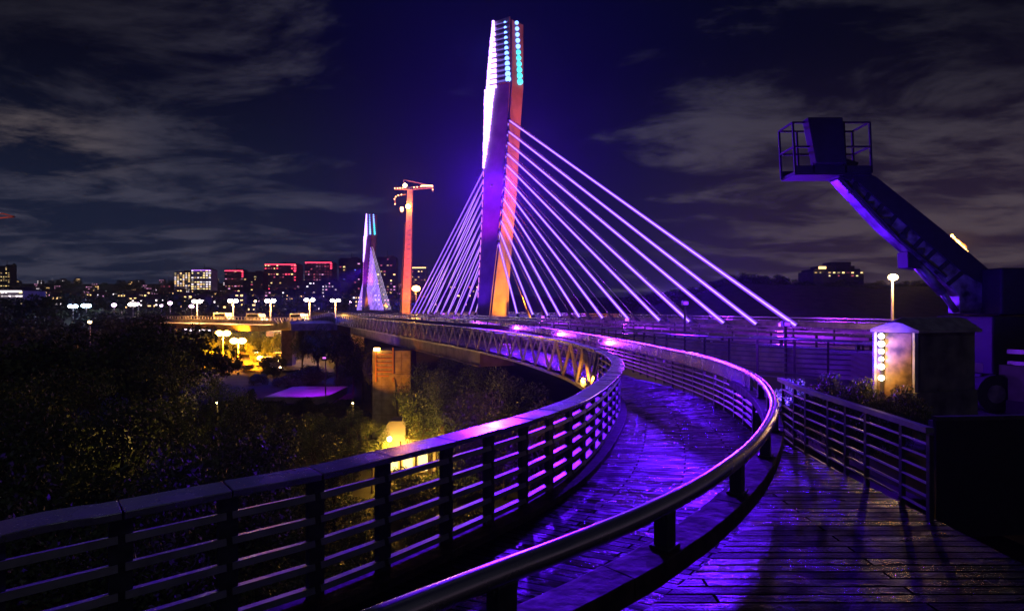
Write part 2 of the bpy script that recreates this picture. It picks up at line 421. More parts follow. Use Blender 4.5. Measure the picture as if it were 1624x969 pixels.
for k in ix:
    p = far[k]; _, d = side_of(far, k)
    MB().box((p.x+.02, p.y, .4), (.09, .05, .82), math.atan2(d.y, d.x)).build('post', M['rail'], root)

def slat_fence(name, label, pts, z0, z1, sp, ns, m, group=None, w=.05, h=.035, rail=.07, step=.2, pw=.07):
    root = thing(name, label, 'fence', (0, 0, 0), 0, group)
    path = crom(pts, step); ix = posts_at(path, sp, 0)
    MB().sweep([Vector((p.x, p.y, 0)) for p in path], [(-rail, z1-.05), (rail, z1-.05), (rail, z1), (-rail, z1)]).build('top_rail', m, root)
    for k in range(len(ix)-1):
        slat_panel(path, ix[k], ix[k+1], [z0+.1+(z1-z0-.25)*q/(ns-1) for q in range(ns)], root, w, h, R(15), m, 0)
    for k in ix:
        p = path[k]; _, d = side_of(path, k)
        MB().box((p.x, p.y, (z0+z1)/2-.04), (pw, pw*.8, z1-z0-.04), math.atan2(d.y, d.x)).build('post', M['rail'], root)
    return root
slat_fence('terrace_fence', 'dark slatted fence along the outer edge of the timber terrace below the booth', [(3.63, 4.94, 0), (3.68, 5.6, 0), (3.74, 6.6, 0), (3.82, 7.6, 0), (4.0, 8.5, 0)], .42, 1.36, .47, 7, M['slat'], w=.035, h=.018, rail=.035, pw=.045)
slat_fence('bridge_fence', 'tall purple lit slatted fence running from the booth towards the bridge', [(15.5, 17.4, 0), (12, 18.4, 0), (9, 20, 0), (6.9, 22.4, 0), (5.6, 27, 0), (4.2, 34, 0)], -.1, 1.32, 1.05, 8, M['slat'])

# lattice railing along the far walkway
root = thing('lattice_railing', 'long steel lattice railing curving along the outer edge of the elevated walkway', 'railing')
MB().sweep(TR, [(-.14, -.07), (.1, -.07), (.1, 0), (-.14, 0)]).build('top_chord', M['cap'], root)
MB().sweep([Vector((p.x, p.y, 0)) for p in TR], [(-.1, -.42), (.25, -.42), (.25, -.3), (-.1, -.3)]).build('bottom_chord', M['truss'], root)
ix = posts_at(TR, 2.0, 0)
for k in range(len(ix)-1):
    a, b = TR[ix[k]], TR[ix[k+1]]; d = (b-a).normalized(); sd = Vector((d.y, -d.x, 0)); m_ = (a+b)/2
    T = lambda p, z, o=0.: Vector((p.x, p.y, z))+sd*o
    mb = MB(); w = .085 if a.y < 60 else .12
    mb.beam(T(a, 1.03), T(m_, -.3), w, w); mb.beam(T(m_, -.3), T(b, 1.03), w, w)
    if a.y < 70:
        q1, q3 = a.lerp(b, .25), a.lerp(b, .75)
        mb.beam(T(a, -.3, .35), T(m_, .85, .35), .06, .06); mb.beam(T(m_, .85, .35), T(b, -.3, .35), .06, .06)
        mb.beam(T(q1, .3, .35), T(a, .85, .35), .05, .05); mb.beam(T(q3, .3, .35), T(b, .85, .35), .05, .05)
        mb.beam(T(a, .88, .35), T(b, .88, .35), .05, .07)
    mb.build('lattice_brace', M['truss'], root)

# girder, pier and abutment under the elevated walkway
root = thing('walkway_girder', 'deep rusty steel girder carrying the elevated walkway above the trees', 'girder')
gp = [p for p in TR if 36 < p.y < 83]
MB().sweep([Vector((p.x, p.y, 0)) for p in gp], [(.25, -1.3), (2.6, -1.3), (2.6, -.44), (.25, -.44)]).build('web', M['girder'], root)
MB().sweep([Vector((p.x, p.y, 0)) for p in gp], [(.1, -1.38), (2.8, -1.38), (2.8, -1.305), (.1, -1.305)]).build('flange', M['girder'], root)
px0 = P(621, 600, 50)
root = thing('walkway_pier', 'square concrete pier under the elevated walkway lit orange', 'pier', (px0.x, 50, 0))
o = MB().box((0, 1.5, -5.2), (3.4, 3, 7.7)).build('shaft', M['concrete'], root); bevel(o, .08)
mb = MB()
for q in range(5): mb.box((0, -.012, -2.0-1.25*q), (3.38, .02, .035))
for q in (-.85, .85): mb.box((q, -.014, -5.2), (.03, .02, 7.4))
mb.build('formwork_joint', M['girder'], root)
MB().box((.75, -.08, -3.55), (1.9, .16, .3)).build('ledge', M['concrete'], root)
mb = MB()
for q in range(6): mb.box((-.6+.02*q, -.06, -1.7-.38*q), (1.5, .1, .1))
mb.box((-1.35, -.07, -2.6), (.12, .14, 3)); mb.box((.15, -.07, -2.6), (.12, .14, 3))
mb.build('ladder', M['orange'], root)
mb = MB()
mb.loft([[(.1, -.5, -9.6), (.7, -.5, -9.6), (.7, -.02, -9.6), (.1, -.02, -9.6)], [(.2, -.12, -3.9), (.32, -.12, -3.9), (.32, -.02, -3.9), (.2, -.02, -3.9)]]).build('buttress', M['concrete'], root)
MB().box((-1.25, -.2, -1.25), (.5, .25, .25)).build('floodlight', G['lamp_o'], root)
lamp('pier_glow', 'SPOT', (-3.2, -5, -4.2), 1500, (1, .27, .004), root, (0, 0, -2.2), .15, 58)
lamp('girder_glow', 'SPOT', (-9, 6, -6), 1500, (1, .28, .1), root, (-3, 16, -1.6), .3, 70)

# ---------------------------------------------------------------- main bridge
U = Vector((.41, -.912, 0)).normalized(); NR = Vector((-U.y, U.x, 0))      # along the bridge towards us, and to its far right side
T0 = Vector((-2.6, 98, 0))
def bp(t, o, z): return T0+U*t+NR*o+Vector((0, 0, z))
bd = thing('bridge_deck', 'wide road deck of the cable stayed bridge with purple lit kerbs and guard rails', 'bridge')
mb = MB(); ts = list(range(-200, 101, 10))
for a, b in zip(ts, ts[1:]):
    mb.quad(bp(a, -20, 0), bp(b, -20, 0), bp(b, 11, 0), bp(a, 11, 0)); mb.quad(bp(a, 11, -1.6), bp(b, 11, -1.6), bp(b, -20, -1.6), bp(a, -20, -1.6))
    mb.quad(bp(b, -20, 0), bp(a, -20, 0), bp(a, -20, -1.6), bp(b, -20, -1.6)); mb.quad(bp(a, 11, 0), bp(b, 11, 0), bp(b, 11, -1.6), bp(a, 11, -1.6))
mb.build('road', M['bridge_road'], bd)
for o, w, h in ((-19.7, .5, .9), (-2.4, .4, .75), (2.4, .4, .75), (10.7, .5, 1.)):
    MB().beam(bp(98, o, h/2), bp(-198, o, h/2), w, h).build('barrier', M['concrete'], bd)
for o, z in ((-19.7, 1.25), (-10, .95), (-4.5, 1.05), (10.7, 1.4)):
    mb = MB(); mb.use(M['tube']); mb.beam(bp(98, o, z), bp(-198, o, z), .12, .12); mb.beam(bp(98, o, z-.3), bp(-198, o, z-.3), .1, .1)
    mb.use(M['rail'])
    for t in range(-120, 97, 3): mb.beam(bp(t, o, z), bp(t, o, 0.), .1, .1)
    mb.build('guard_rail', None, bd)
for k, t in enumerate((92, -60)):
    for o in (-14, 6):
        c = bp(t, o, -6); MB().box((c.x, c.y, -7), (3, 3, 11), math.atan2(U.y, U.x)).build('pier', M['concrete'], bd)
for t in (62, 44, 26, -16):                                      # assumed floodlights that light the deck purple
    c = bp(t, -4.5, 1.1)
    f = MB().box((c.x, c.y, c.z+.1), (.45, .35, .3)).build('floodlight', M['fixture'], bd)
    MB().box((c.x-.05, c.y-.185, c.z+.1), (.36, .02, .22)).build('lens', G['led_mag'], f)
    lamp('deck_wash', 'POINT', c+Vector((-.3, -.5, .9)), 1800, (.3, .02, 1), bd, None, .25)

def pz(py): return H+(HY-py)/F*98
def pxx(px): return (px-CX)/F*98-T0.x
def tab(t, y):
    for (a, va), (b, vb) in zip(t, t[1:]):
        if a <= y <= b: return va+(vb-va)*(y-a)/(b-a)
    return t[0][1] if y < t[0][0] else t[-1][1]
EL = [(33, 781), (90, 775), (150, 770), (240, 768), (350, 764), (430, 760), (510, 756)]
ES = [(33, 810), (138, 810), (200, 806), (300, 799), (380, 792), (440, 785), (510, 777)]
ER = [(40, 830), (138, 830), (190, 826), (300, 820), (420, 809), (510, 805)]
rows = [33, 60, 90, 115, 138, 170, 200, 240, 300, 350, 390, 440, 480, 510]
HALO = halo_mat('violet_cable_halo', (.19, .03, 1.), 1.5, .5)  # semi-transparent glowing tubes that imitate a halo around the cables
def make_pylon():
    root = thing('bridge_pylon', 'tall twisted concrete bridge pylon nearest to us, white and blue lit crown, orange base', 'bridge tower', T0)
    thk = lambda y: 3.4+1.6*(y-33)/477
    def yl(x, y):                                            # depth of the left face at height row y
        a, b, t = pxx(tab(EL, y)), pxx(tab(ES, y)), thk(y); return (.1-.52*min(1, max(0, (x-a)/(b-a))))*t
    def yr(x, y):
        a, b, t = pxx(tab(ES, y)), pxx(tab(ER, y)), thk(y); return (-.42+.52*min(1, max(0, (x-a)/(b-a))))*t
    mb = MB(); rings = []
    for y in reversed(rows):
        a, b, t, z = pxx(tab(EL, y))+(.3 if y < 138 else 0), pxx(tab(ES, y))-.08, thk(y), pz(y) if y < 510 else -.5
        rings.append([(a, .1*t, z), (b-.1, -.42*t, z), (b, -.4*t, z), (b, .5*t, z), (a, .5*t, z)])
    bevel(mb.loft(rings).build('leg', M['pylon'], root), .1)
    mb = MB(); rings = []
    for y in reversed(rows):
        a, b, t, z = pxx(tab(ES, y))+.12, pxx(tab(ER, y)), thk(y), pz(max(y, 38)) if y < 510 else -.5
        rings.append([(a, -.4*t, z), (a+.1, -.42*t, z), (b, .1*t, z), (b, .6*t, z), (a, .6*t, z)])
    bevel(mb.loft(rings).build('leg', M['pylon'], root), .1)
    # white light strip made of stepped modules down the left edge
    mb = MB(); y = 33.; k = 0; WT = [(33, .3), (60, .75), (100, 1.4), (138, 1.75), (160, 1.5), (220, .9), (265, .25)]
    rr = random.Random(3)
    while y < 262:
        hgt = 5.2; w = tab(WT, y)
        x = pxx(tab(EL, y))-.08+(.2 if y < 138 else 0)
        x += rr.uniform(-.06, .03); zc = pz(y+hgt/2); mb.beam((x-.1, yl(x-.1, y)-.22, zc), (x+w-.1, yl(x+w-.1, y)-.22, zc), .3, hgt/F*98*.86); y += hgt; k += 1
    mb.build('light_strip', G['led_white'], root)
    mb = MB(); y = 240.
    while y < 480:
        mb.box((pxx(tab(EL, y))-.02, .1*thk(y)-.06, pz(y)), (.12, .2, .9)); y += 12
    mb.build('edge_lights', G['led_mag'], root)
    mb = MB(); mb2 = MB()
    for q in range(12):
        y = 40+q*8.4; xa, xb = pxx(tab(EL, y))+.6, pxx(808)
        mb.beam((xa, yl(xa, y)-.3, pz(y+4.2)), (xb, yl(xb, y)-.3, pz(y+4.2)), .5, .1)
        mb2.beam((xa+.2, yl(xa+.2, y)-.05, pz(y)), (xb-.3, yl(xb-.3, y)-.05, pz(y)), .08, .12+.22*q/11)
    mb.build('fins', M['rail'], root); mb2.build('light_bars', G['led_pan'], root)
    for q in range(12):
        y = 42+q*8.2; s = .2+.022*q
        MB().ball((pxx(801+.45*q), yl(pxx(801+.45*q), y)-.35, pz(y)), s*1.1, 1, .6, 1.1).build('light_dot', G['led_blue'], root, True)
    for q in range(11):
        y = 41+q*9.1; s = .3+.02*q
        MB().ball((pxx(819.5+.5*q), yr(pxx(819.5+.5*q), y)-.35, pz(y)), s*1.1, 1, .6, 1.).build('light_dot', G['led_blue'] if q < 5 else G['led_teal'], root, True)
    mb = MB(); mb.tube([(pxx(806), 0, pz(34)), (pxx(806), 0, pz(20))], .06, 6)
    mb.build('lightning_rod', M['rail'], root)
    # stay cables, two planes, each with its anchor, the first plane in painted halo tubes
    tt = [9, 14.8, 19.7, 23.4, 28.4, 33.8, 39, 44.4, 48.8, 53.2, 56.8, 60.6]
    for k, t in enumerate(tt):
        y = 387-(387-197)*k/11; top = Vector((pxx(tab([(195, 808), (290, 801), (387, 791)], y)), -.42*thk(y)-.15, pz(y)))
        for sgn in (1, -1):
            foot = U*t*sgn+Vector((0, 0, .4)); d = (top-foot).normalized()
            a = foot+d*.8
            c = MB().tube([a, top], .075 if sgn > 0 else .08, 8).build('stay_cable', G['cable'] if sgn > 0 else G['cable_l'], root, True)
            MB().tube([a, top], .2 if sgn > 0 else .15, 8).build('cable_halo', HALO, c, True)
            MB().tube([foot-d*.5, foot+d*1.15], .34, 8, .2).build('anchor_sleeve', M['rail'], c, True)
            top2 = top+Vector((.25, 1.9, .9)); foot2 = U*(t+2.2 if sgn < 0 else t-4)*sgn+NR*4+Vector((0, 0, .4)); d2 = (top2-foot2).normalized()
            c = MB().tube([foot2+d2*1.5, top2], .085 if sgn < 0 else .05, 6).build('stay_cable', G['cable_l'] if sgn < 0 else M['tube'], root, True)
            MB().tube([foot2-d2*.3, foot2+d2*1.8], .3, 8, .18).build('anchor_sleeve', M['rail'], c, True)
        MB().box((top.x-.05, top.y+.1, top.z), (.5, .6, .7)).build('cable_socket', M['rail'], root)
    return root
pyl = make_pylon()
lights = []
def thk_(y): return 3.4+1.6*(y-33)/477
def pylon_lights(o, k):
    E = lambda x, y, z: (x, y, z)
    lamp('uplight', 'SPOT', (9, -6, .6), 36000*k, (1, .24, .002), o, (1.8, 0, 6), .3, 70)
    lamp('uplight', 'SPOT', (13, -8, .6), 270000*k, (1, .11, .004), o, (3, 0, 28), .3, 44)
    lamp('uplight', 'SPOT', (-11, -6, .6), 6500*k, (.1, .002, 1), o, (-1.9, 0, 10), .3, 66)
    lamp('uplight', 'SPOT', (-12, -9, .6), 80000*k, (.36, .001, .8), o, (-.6, -1, 28), .3, 40)
    for zz, pw in ((70, 120000), (205, 60000)):  # unseen blue lamps added behind the pylon for a halo and blue fill
        MB().box((.3, .62*thk_(zz), pz(zz)), (.8, .3, .8)).build('rear_halo_box', M['fixture'], o)
        lamp('rear_halo_lamp', 'POINT', (.3, .62*thk_(zz)+1.2, pz(zz)), pw*k, (.015, .03, 1), o, None, .5)
    lamp('crown_glow', 'POINT', (-4.8, -6, pz(120)), 300*k, (.3, .01, 1), o, None, 1.)
    lamp('crown_glow', 'POINT', (1.9, -7, pz(75)), 160*k, (.06, .08, 1), o, None, 1.)
    f = MB().box((-.75, -2.75, pz(300)), (.5, .5, .5)).build('fill_lamp_box', M['fixture'], o)  # lamp added on the pylon front to brighten the walkway and rails
    if k >= 1:
        lamp('fill_beam', 'SPOT', (-.75, -3.3, pz(300)), 430000*k, (.1, .005, 1), o, (5.5, -98, 0), 1.0, 17, 1.)
pylon_lights(pyl, 1)
pyl2 = copy_tree(pyl)
pyl2.location = P(583, 498, 299); pyl2.location.z = 0; pyl2.rotation_euler = (0, 0, R(-3.7))
for ch in pyl2.children:
    if ch.name.startswith('stay_cable'): ch.material_slots[0].link = 'OBJECT'; ch.material_slots[0].material = G['cable_w']
pyl2['label'] = 'smaller distant bridge pylon far down the bridge, its white cables against the city'

# ---------------------------------------------------------------- tower crane
cb = P(645, 498, 160)
root = thing('tower_crane', 'orange lit construction tower with crane jib on top, rising between the two bridge pylons', 'crane', (cb.x, 160, -.5))
k = 160/F
mb = MB().use(M['orange']); mb.loft([[(-7*k, -1, 0), (6*k, -1, 0), (6*k, 1, 0), (-7*k, 1, 0)], [(2*k, -.8, 203*k), (10*k, -.8, 203*k), (10*k, .8, 203*k), (2*k, .8, 203*k)]])
mb.use(M['girder'])
for q in range(26):
    z = (12+q*7.4)*k; x = (-6+7*q/26)*k; mb.box((x+6.4*k, -1.06+.004*q, z), (5*k if q % 3 else 2*k, .06, .25))
mb.build('mast', None, root)
mb = MB(); mb.beam((-3.5*k-6*k, 0, 0), (-2*k, 0, 150*k), .6, .6); mb.beam((-5*k, 0, 60*k), (-1*k, 0, 150*k), .3, .3)
mb.build('hoist_frame', M['black'], root)
mb = MB(); z = 203*k
for a, b in (((4*k, z), (42*k, z+3*k)), ((4*k, z+4*k), (42*k, z+6*k)), ((6*k, z), (-19*k, z+1*k)), ((6*k, z+4*k), (-19*k, z+3*k)), ((-2*k, z+1*k), (-5*k, z+16*k)), ((-5*k, z+16*k), (40*k, z+6*k))):
    mb.beam((a[0], 0, a[1]), (b[0], 0, b[1]), .22, .22)
for q in range(12): mb.beam(((4+q*3.2)*k, 0, z+.2*q*k), ((5.6+q*3.2)*k, 0, z+4*k+.17*q*k), .12, .12)
for q in range(7): mb.beam(((3-q*3.2)*k, 0, z), ((1.5-q*3.2)*k, 0, z+3.6*k), .12, .12)
mb.build('jib', M['orange'], root)
mb = MB(); pts = [(-1*k, 0, z-7*k), (-8*k, 0, z-8*k), (-16*k, 0, z-10*k), (-19*k, 0, z-14*k), (-18*k, 0, z-24*k)]
mb.tube(pts, .12, 5); mb.tube([(41*k, 0, z+4*k), (42*k, 0, z-4*k)], .1, 5)
mb.build('rope', M['orange'], root)
MB().box((-1*k, -.6, z+5*k), (2.2*k*2, 1.2, 5*k)).build('cab', M['black'], root)
mb = MB()
for x, dz in [(-18.5, 2), (-14, 2), (-10, 2.3), (-6, 2.6), (12, 3.6), (17, 4), (23, 5), (41, 5), (41.5, 0), (-8, -8), (-13, -9), (-17, -11.5), (-19, -15), (-18, -23)]:
    mb.ball((x*k, -.4, z+dz*k), .17, n=8, m=5)
for q in range(13): mb.ball(((24+q*1.4)*k, -.4, z+6*k), .2, n=8, m=5)
mb.build('string_lights', G['orange_led'], root)
for x, dz, r, g in ((-1, 5, .55, 'lamp_w'), (4, -28, .7, 'lamp_o'), (-6, -31, .5, 'orange_led'), (-6, -34, .45, 'orange_led')):
    MB().ball((x*k, -1.6, z+dz*k), r).build('floodlight', G[g], root)
lamp('crane_glow', 'POINT', (4*k, -4.5, z-28*k), 5000, (1, .25, .05), root, None, .3)
lamp('mast_glow', 'SPOT', (3, -15, 3), 60000, (1, .13, .02), root, (0, 0, 16), .3, 75)
lamp('mast_glow', 'SPOT', (2, -10, 1), 9000, (1, .28, .01), root, (-.2, 0, 2), .3, 60)
# lamp on the deck beside the crane
def street_lamp(label, p, ground, heads, g, group, r=.45, power=0, col=(1, .8, .6), pole=.1, head_dx=1.1):
    root = thing('street_lamp', label, 'street lamp', (p.x, p.y, ground), 0, group)
    h = p.z-ground
    mb = MB(); mb.tube([(0, 0, 0), (0, 0, h)], pole, 8, pole*.7)
    if heads > 1: mb.beam((-head_dx/2, 0, h), (head_dx/2, 0, h), .1, .1)
    mb.build('pole', M['van'] if pole > .1 else M['fixture'], root)
    for q in range(heads):
        x = (q-(heads-1)/2)*head_dx
        MB().ball((x, -.1, h+.05), r, 1.15, .8, .8, 12, 8).build('lamp_head', G[g], root, True)
    if power > 20000:
        lamp('lamp_light', 'SPOT', (0, -r-.6, h-.3), power, col, root, (0, -r-.6, 0), .4, 148, .35)
        lamp('lamp_light', 'SPOT', (0, -r-.6, h-.3), 60000, col, root, (0, 10, h+.6), .4, 150, .5)
    elif pole > .16 and heads > 1: lamp('lamp_light', 'SPOT', (0, -r-.6, h-.2), power*1.6, col, root, (0, -r-.6, 0), .4, 155, .4)
    elif power: lamp('lamp_light', 'POINT', (0, -r-.6, h-.3), power, col, root, None, .4)
    return root
street_lamp('glaring orange lamp on the bridge just right of the orange crane tower', P(660, 458, 150), 0, 1, 'lamp_o', None, .95, 5000, (1, .4, .05))

# ---------------------------------------------------------------- flyover and lower road on the left
root = thing('flyover', 'curved concrete flyover glowing orange beyond the trees', 'flyover')
FP = crom([(-86, 139, -.75), (-70, 131, -.7), (-52, 122, -.8), (-41, 113, -.5), (-34, 105, .35), TR[-1]-Vector((0, 0, 1.0))], 1.)
MB().sweep(FP, [(-.3, -1.5), (7, -1.5), (7, -.35), (-.3, -.35)]).build('deck', M['girder'], root)
MB().sweep(FP, [(-.35, -.35), (0, -.35), (0, .45), (-.35, .45)]).build('parapet', M['concrete'], root)
mb = MB()
for i in range(0, len(FP)-1, 1):
    p = FP[i]; mb.box((p.x, p.y-.1, p.z+.8), (.16, .16, .6))
mb.sweep([p+Vector((0, -.1, 1.1)) for p in FP], [(-.08, -.06), (.08, -.06), (.08, .06), (-.08, .06)])
mb.build('railing', M['van'], root)
for i, (x, nm) in enumerate(((313, 'white double headed street lamp on the flyover, beside the pale twin towers'), (370, 'white double headed street lamp on the flyover, second from the twin towers'), (429, 'white street lamp on the flyover, in front of the red topped block'),
                             (491, 'white street lamp on the flyover, just above the flared pier'), (532, 'white street lamp at the bend where flyover meets bridge'))):
    d = [134, 132, 125, 120, 128][i]; y = [478.5, 477.5, 477.5, 476, 477][i]
    street_lamp(nm, P(x, y, d), -.6, 2, 'lamp', 'double lamps along the flyover', (.5 if i < 3 else .42), [9000, 9000, 8000, 5000, 5000][i], (1, .46, .1), .17, 1.3)
# flared pier
p = P(458, 540, 112)
root = thing('flared_pier', 'dark pier with branching flared head under the flyover', 'pier', (p.x, 112, -9))
MB().box((0, 0, 3.4), (2.1, 2, 7.2)).build('shaft', M['girder'], root)
mb = MB()
for q in (-3.2, -1.9, -.6, .7, 1.9, 3.0): mb.beam((q*.25, 0, 6.9), (q, 0, 9.2), .3, .3)
mb.build('branches', M['girder'], root)
# lower road
mb = MB()
RP = crom([(-110, 230, 0), (-86, 190, 0), (-68, 160, 0), (-56, 135, 0), (-46, 118, 0), (-40, 104, 0)], 3)
for i in range(len(RP)-1):
    (s1, _), (s2, _) = side_of(RP, i), side_of(RP, i+1); a, b = RP[i], RP[i+1]
    g = lambda v: Vector((v.x, v.y, ground_z(v.x, v.y)+.35))
    mb.quad(g(a-s1*5), g(a+s1*5), g(b+s2*5), g(b-s2*5))
struct('lower_road', mb, M['road'])
for x, y, d, pw, nm in ((354, 529, 121, 120000, 'orange road lamp below the flyover, the higher of two in the glow'), (378, 541, 114, 120000, 'orange road lamp below the flyover, the lower of two in the glow'),
                        (413, 568, 118, 6000, 'small orange lamp by the lower road near the flared pier'), (322, 527, 170, 9000, 'pale orange lamp under the flyover end behind dark leaves')):
    p = P(x, y, d); street_lamp(nm, p, ground_z(p.x, p.y), 2 if pw > 7000 else 1, 'lamp_o', 'orange lamps on the lower road', 0.75 if pw > 10000 else .6, pw, (1, .3, .006), .12, 1.6)
# parked cars on the lower road
def car_proto(name, label, cat, van=False):
    root = thing(name, label, cat)
    prof = [(-2.1, .35), (2.1, .35), (2.15, .85), (1.3, .95), (.7, 1.45), (-1.3, 1.48), (-2.0, 1.0)] if not van else [(-2.6, .4), (2.5, .4), (2.6, 1.1), (2.1, 1.3), (1.7, 2.2), (-2.55, 2.25), (-2.62, 1)]
    mb = MB(); mb.loft([[(x*s_, yy, z) for x, z in prof] for yy, s_ in ((-.9, .96), (-.8, 1), (.8, 1), (.9, .96))])
    bevel(mb.build('body', M['van'], root), .06)
    mb = MB()
    zz, h = (1.2, .32) if not van else (1.7, .5)
    mb.box((-.3, -.905, zz), (1.9 if not van else 3.4, .03, h)); mb.box((-.3, .905, zz), (1.9 if not van else 3.4, .03, h))
    mb.build('side_glass', M['glass'], root)
    for x in (-1.35, 1.35):
        for y in (-.85, .85): MB().tube([(x, y-.1, .34), (x, y+.1, .34)], .34, 12).build('wheel', M['rubber'], root)
    e = 2.16 if not van else 2.6
    for y in (-.6, .6):
        MB().box((e, y, .75 if not van else .85), (.06, .3, .16)).build('headlight', G['lamp_w'], root)
        MB().box((-e+.02, y, .85), (.06, .25, .14)).build('tail_light', G['tail'], root)
    return root
car = car_proto('parked_car', 'pale car on the orange lit lower road', 'car')
for k, (x, y, d) in enumerate(((436, 560, 104), (428, 556, 112), (447, 553, 120), (392, 550, 135))):
    c = car if k == 0 else copy_tree(car); p = P(x, y, d)
    c['label'] = ['pale car nearest the flared pier on the lower road', 'pale car second from the flared pier on the lower road', 'pale car partly behind the flared pier', 'pale car directly below the lower orange road lamp'][k]
    c['group'] = 'cars on the lower road'; c.location = (p.x, p.y, ground_z(p.x, p.y)+.37); c.rotation_euler = (0, 0, R(-60+20*k))
van = car_proto('van', 'v', 'van', True)
for k, (x, d, nm) in enumerate(((335, 139, 'van on the flyover beside the lamp by the twin towers'), (388, 135, 'van on the flyover just right of the second lamp'), (452, 130, 'van on the flyover just right of the third lamp'))):
    c = van if k == 0 else copy_tree(van); p = P(x, 500, d)
    i = min(range(len(FP)), key=lambda q: abs(FP[q].x/FP[q].y-p.x/p.y)); s_, d_ = side_of(FP, i); f = FP[i]+s_*3.2*(1 if s_.y > 0 else -1)
    c.location = (f.x, f.y, f.z-.34); c.rotation_euler = (0, 0, math.atan2(d_.y, d_.x)); c['label'] = nm; c['group'] = 'vans on the flyover'
# lit shops under the flyover
for k, (x0, x1, d, nm) in enumerate(((292, 335, 160, 'row of brightly lit open shops under the flyover at its left end'), (422, 452, 128, 'brightly lit shop under the flyover beside the flared pier'))):
    a, b = P(x0, 526, d), P(x1, 518, d); w = b.x-a.x
    root = thing('roadside_shop', nm, 'shop', ((a.x+b.x)/2, d, a.z-1.2), 0, 'lit shops under the flyover')
    MB().box((0, 2, 1.6), (w, 4, 3.0)).build('wall', M['wall'], root)
    mb = MB()
    for q in range(5): mb.box((-w/2+w*(q+.5)/5, -.06, 1.9), (w/5*.86, .1, 1.1))
    mb.build('lit_front', G['win_c'] if k == 0 else G['win_w'], root)
    MB().box((0, 1.8, 3.3), (w+.6, 5, .18)).build('roof', M['roof'], root)
    lamp('shop_light', 'POINT', (0, -2, 1.8), 500, (1, .75, .5), root, None, .5)
# purple court
p = P(491, 613, 74)
mb = MB(); mb.box((p.x-.3, 74.5, p.z-1.5), (7.6, 9.5, 1.6))
struct('court', mb, M['tarp'])
fl = thing('floodlight', 'assumed small purple floodlight on a pole at the edge of the purple court', 'floodlight', (p.x+3.2, 70.6, p.z-1))  # assumed lamp, added to turn the court purple
MB().tube([(0, 0, 0), (0, 0, 5)], .07, 8).build('pole', M['fixture'], fl); MB().box((0, 0, 5.1), (.5, .4, .3)).build('housing', M['fixture'], fl)
MB().box((-.1, -.22, 5.05), (.4, .03, .2)).build('lens', G['led_mag'], fl)
lamp('court_light', 'SPOT', (-.5, -.5, 5), 3200, (.4, .006, 1), fl, (-3, 3.4, 0), .2, 88)

# ---------------------------------------------------------------- yellow lit house below the railing
p = P(652, 720, 38)
hz = ground_z(p.x, p.y)
root = thing('garden_house', 'small house with glowing yellow front and shaggy thatched roof below the railing', 'house', (p.x, p.y, -9.2))
MB().box((0, 2, 1.0), (3.6, 4, 3.6)).build('wall', M['facade_pale'], root)
mb = MB()
for a in (-1.2, -.2, .8):
    mb.box((a, -.04, 1.4), (.62, .06, 1.3))
mb.build('lit_window', G['win_y'], root)
mb = MB()
for a in (-1.6, -.7, .3, 1.3, 1.7): mb.box((a, -.06, 1.2), (.1, .08, 3.1))
for z in (.6, 2.1): mb.box((0, -.1, z), (3.5, .06, .1))
mb.build('window_frame', M['board'], root)
mb = MB(); mb.loft([[(-.2, -.9, 3.0), (2.4, -.9, 3.0), (2.4, 4.6, 2.9), (-.2, 4.6, 2.9)], [(.2, 0, 4.0), (2.1, 0, 4.1), (2.1, 3.9, 4.0), (.2, 3.9, 4.0)]])
mb.build('roof', M['thatch'], root)
mb = MB(); mb.loft([[(-2.2, -.4, 2.8), (-.3, -.4, 2.8), (-.3, 3, 2.8), (-2.2, 3, 2.8)], [(-1.6, .6, 3.9), (-.5, .6, 3.9), (-.5, 2.2, 3.9), (-1.6, 2.2, 3.9)]])
mb.build('porch_canopy', M['facade_pale'], root)
MB().ball((-1.1, -1.6, 3.2), .16).build('lamp', G['bulb'], root)
lamp('house_light', 'POINT', (-.9, -2.2, 2.6), 1500, (1, .5, .05), root, None, .2)
lamp('house_light', 'POINT', (2.6, -2, 3.2), 260, (1, .55, .1), root, None, .2)

# ---------------------------------------------------------------- trees
def leaf_mesh(name, seed, n, ls, clumps=26, m='leaf', spread=(.33, .33, .33), zc=.64, sg=.085, flat=.5):
    rg = np.random.default_rng(seed)
    c = rg.normal(size=(clumps, 3)); c /= np.linalg.norm(c, axis=1)[:, None]
    c *= (rg.random(clumps)**.45)[:, None]*np.array(spread); c[:, 2] += zc
    sz = rg.uniform(.55, 1.35, clumps)
    w = sz**2; ci = rg.choice(clumps, n, p=w/w.sum())
    q = rg.normal(size=(n, 3)); q /= np.linalg.norm(q, axis=1)[:, None]; q *= (rg.random(n)**.4)[:, None]*1.55
    pos = c[ci]+q*(sg*sz[ci])[:, None]*np.array([1, 1, .75])
    nrm = rg.normal(size=(n, 3)); nrm[:, 2] += flat; nrm /= np.linalg.norm(nrm, axis=1)[:, None]
    t = np.cross(nrm, rg.normal(size=(n, 3))); t /= np.linalg.norm(t, axis=1)[:, None]; b = np.cross(nrm, t)
    s = ls*rg.uniform(.6, 1.4, n)[:, None]
    v = np.stack([pos-t*s, pos+b*s*.55, pos+t*s, pos-b*s*.55], 1).reshape(-1, 3)
    me = bpy.data.meshes.new(name); me.vertices.add(4*n); me.vertices.foreach_set('co', v.ravel().astype('f4'))
    me.loops.add(4*n); me.loops.foreach_set('vertex_index', np.arange(4*n, dtype='i4')); me.polygons.add(n)
    me.polygons.foreach_set('loop_start', np.arange(0, 4*n, 4, dtype='i4'))
    try: me.polygons.foreach_set('loop_total', np.full(n, 4, dtype='i4'))
    except Exception: pass
    me.materials.append(M[m]); me.update(calc_edges=True); me.validate()
    return me, c
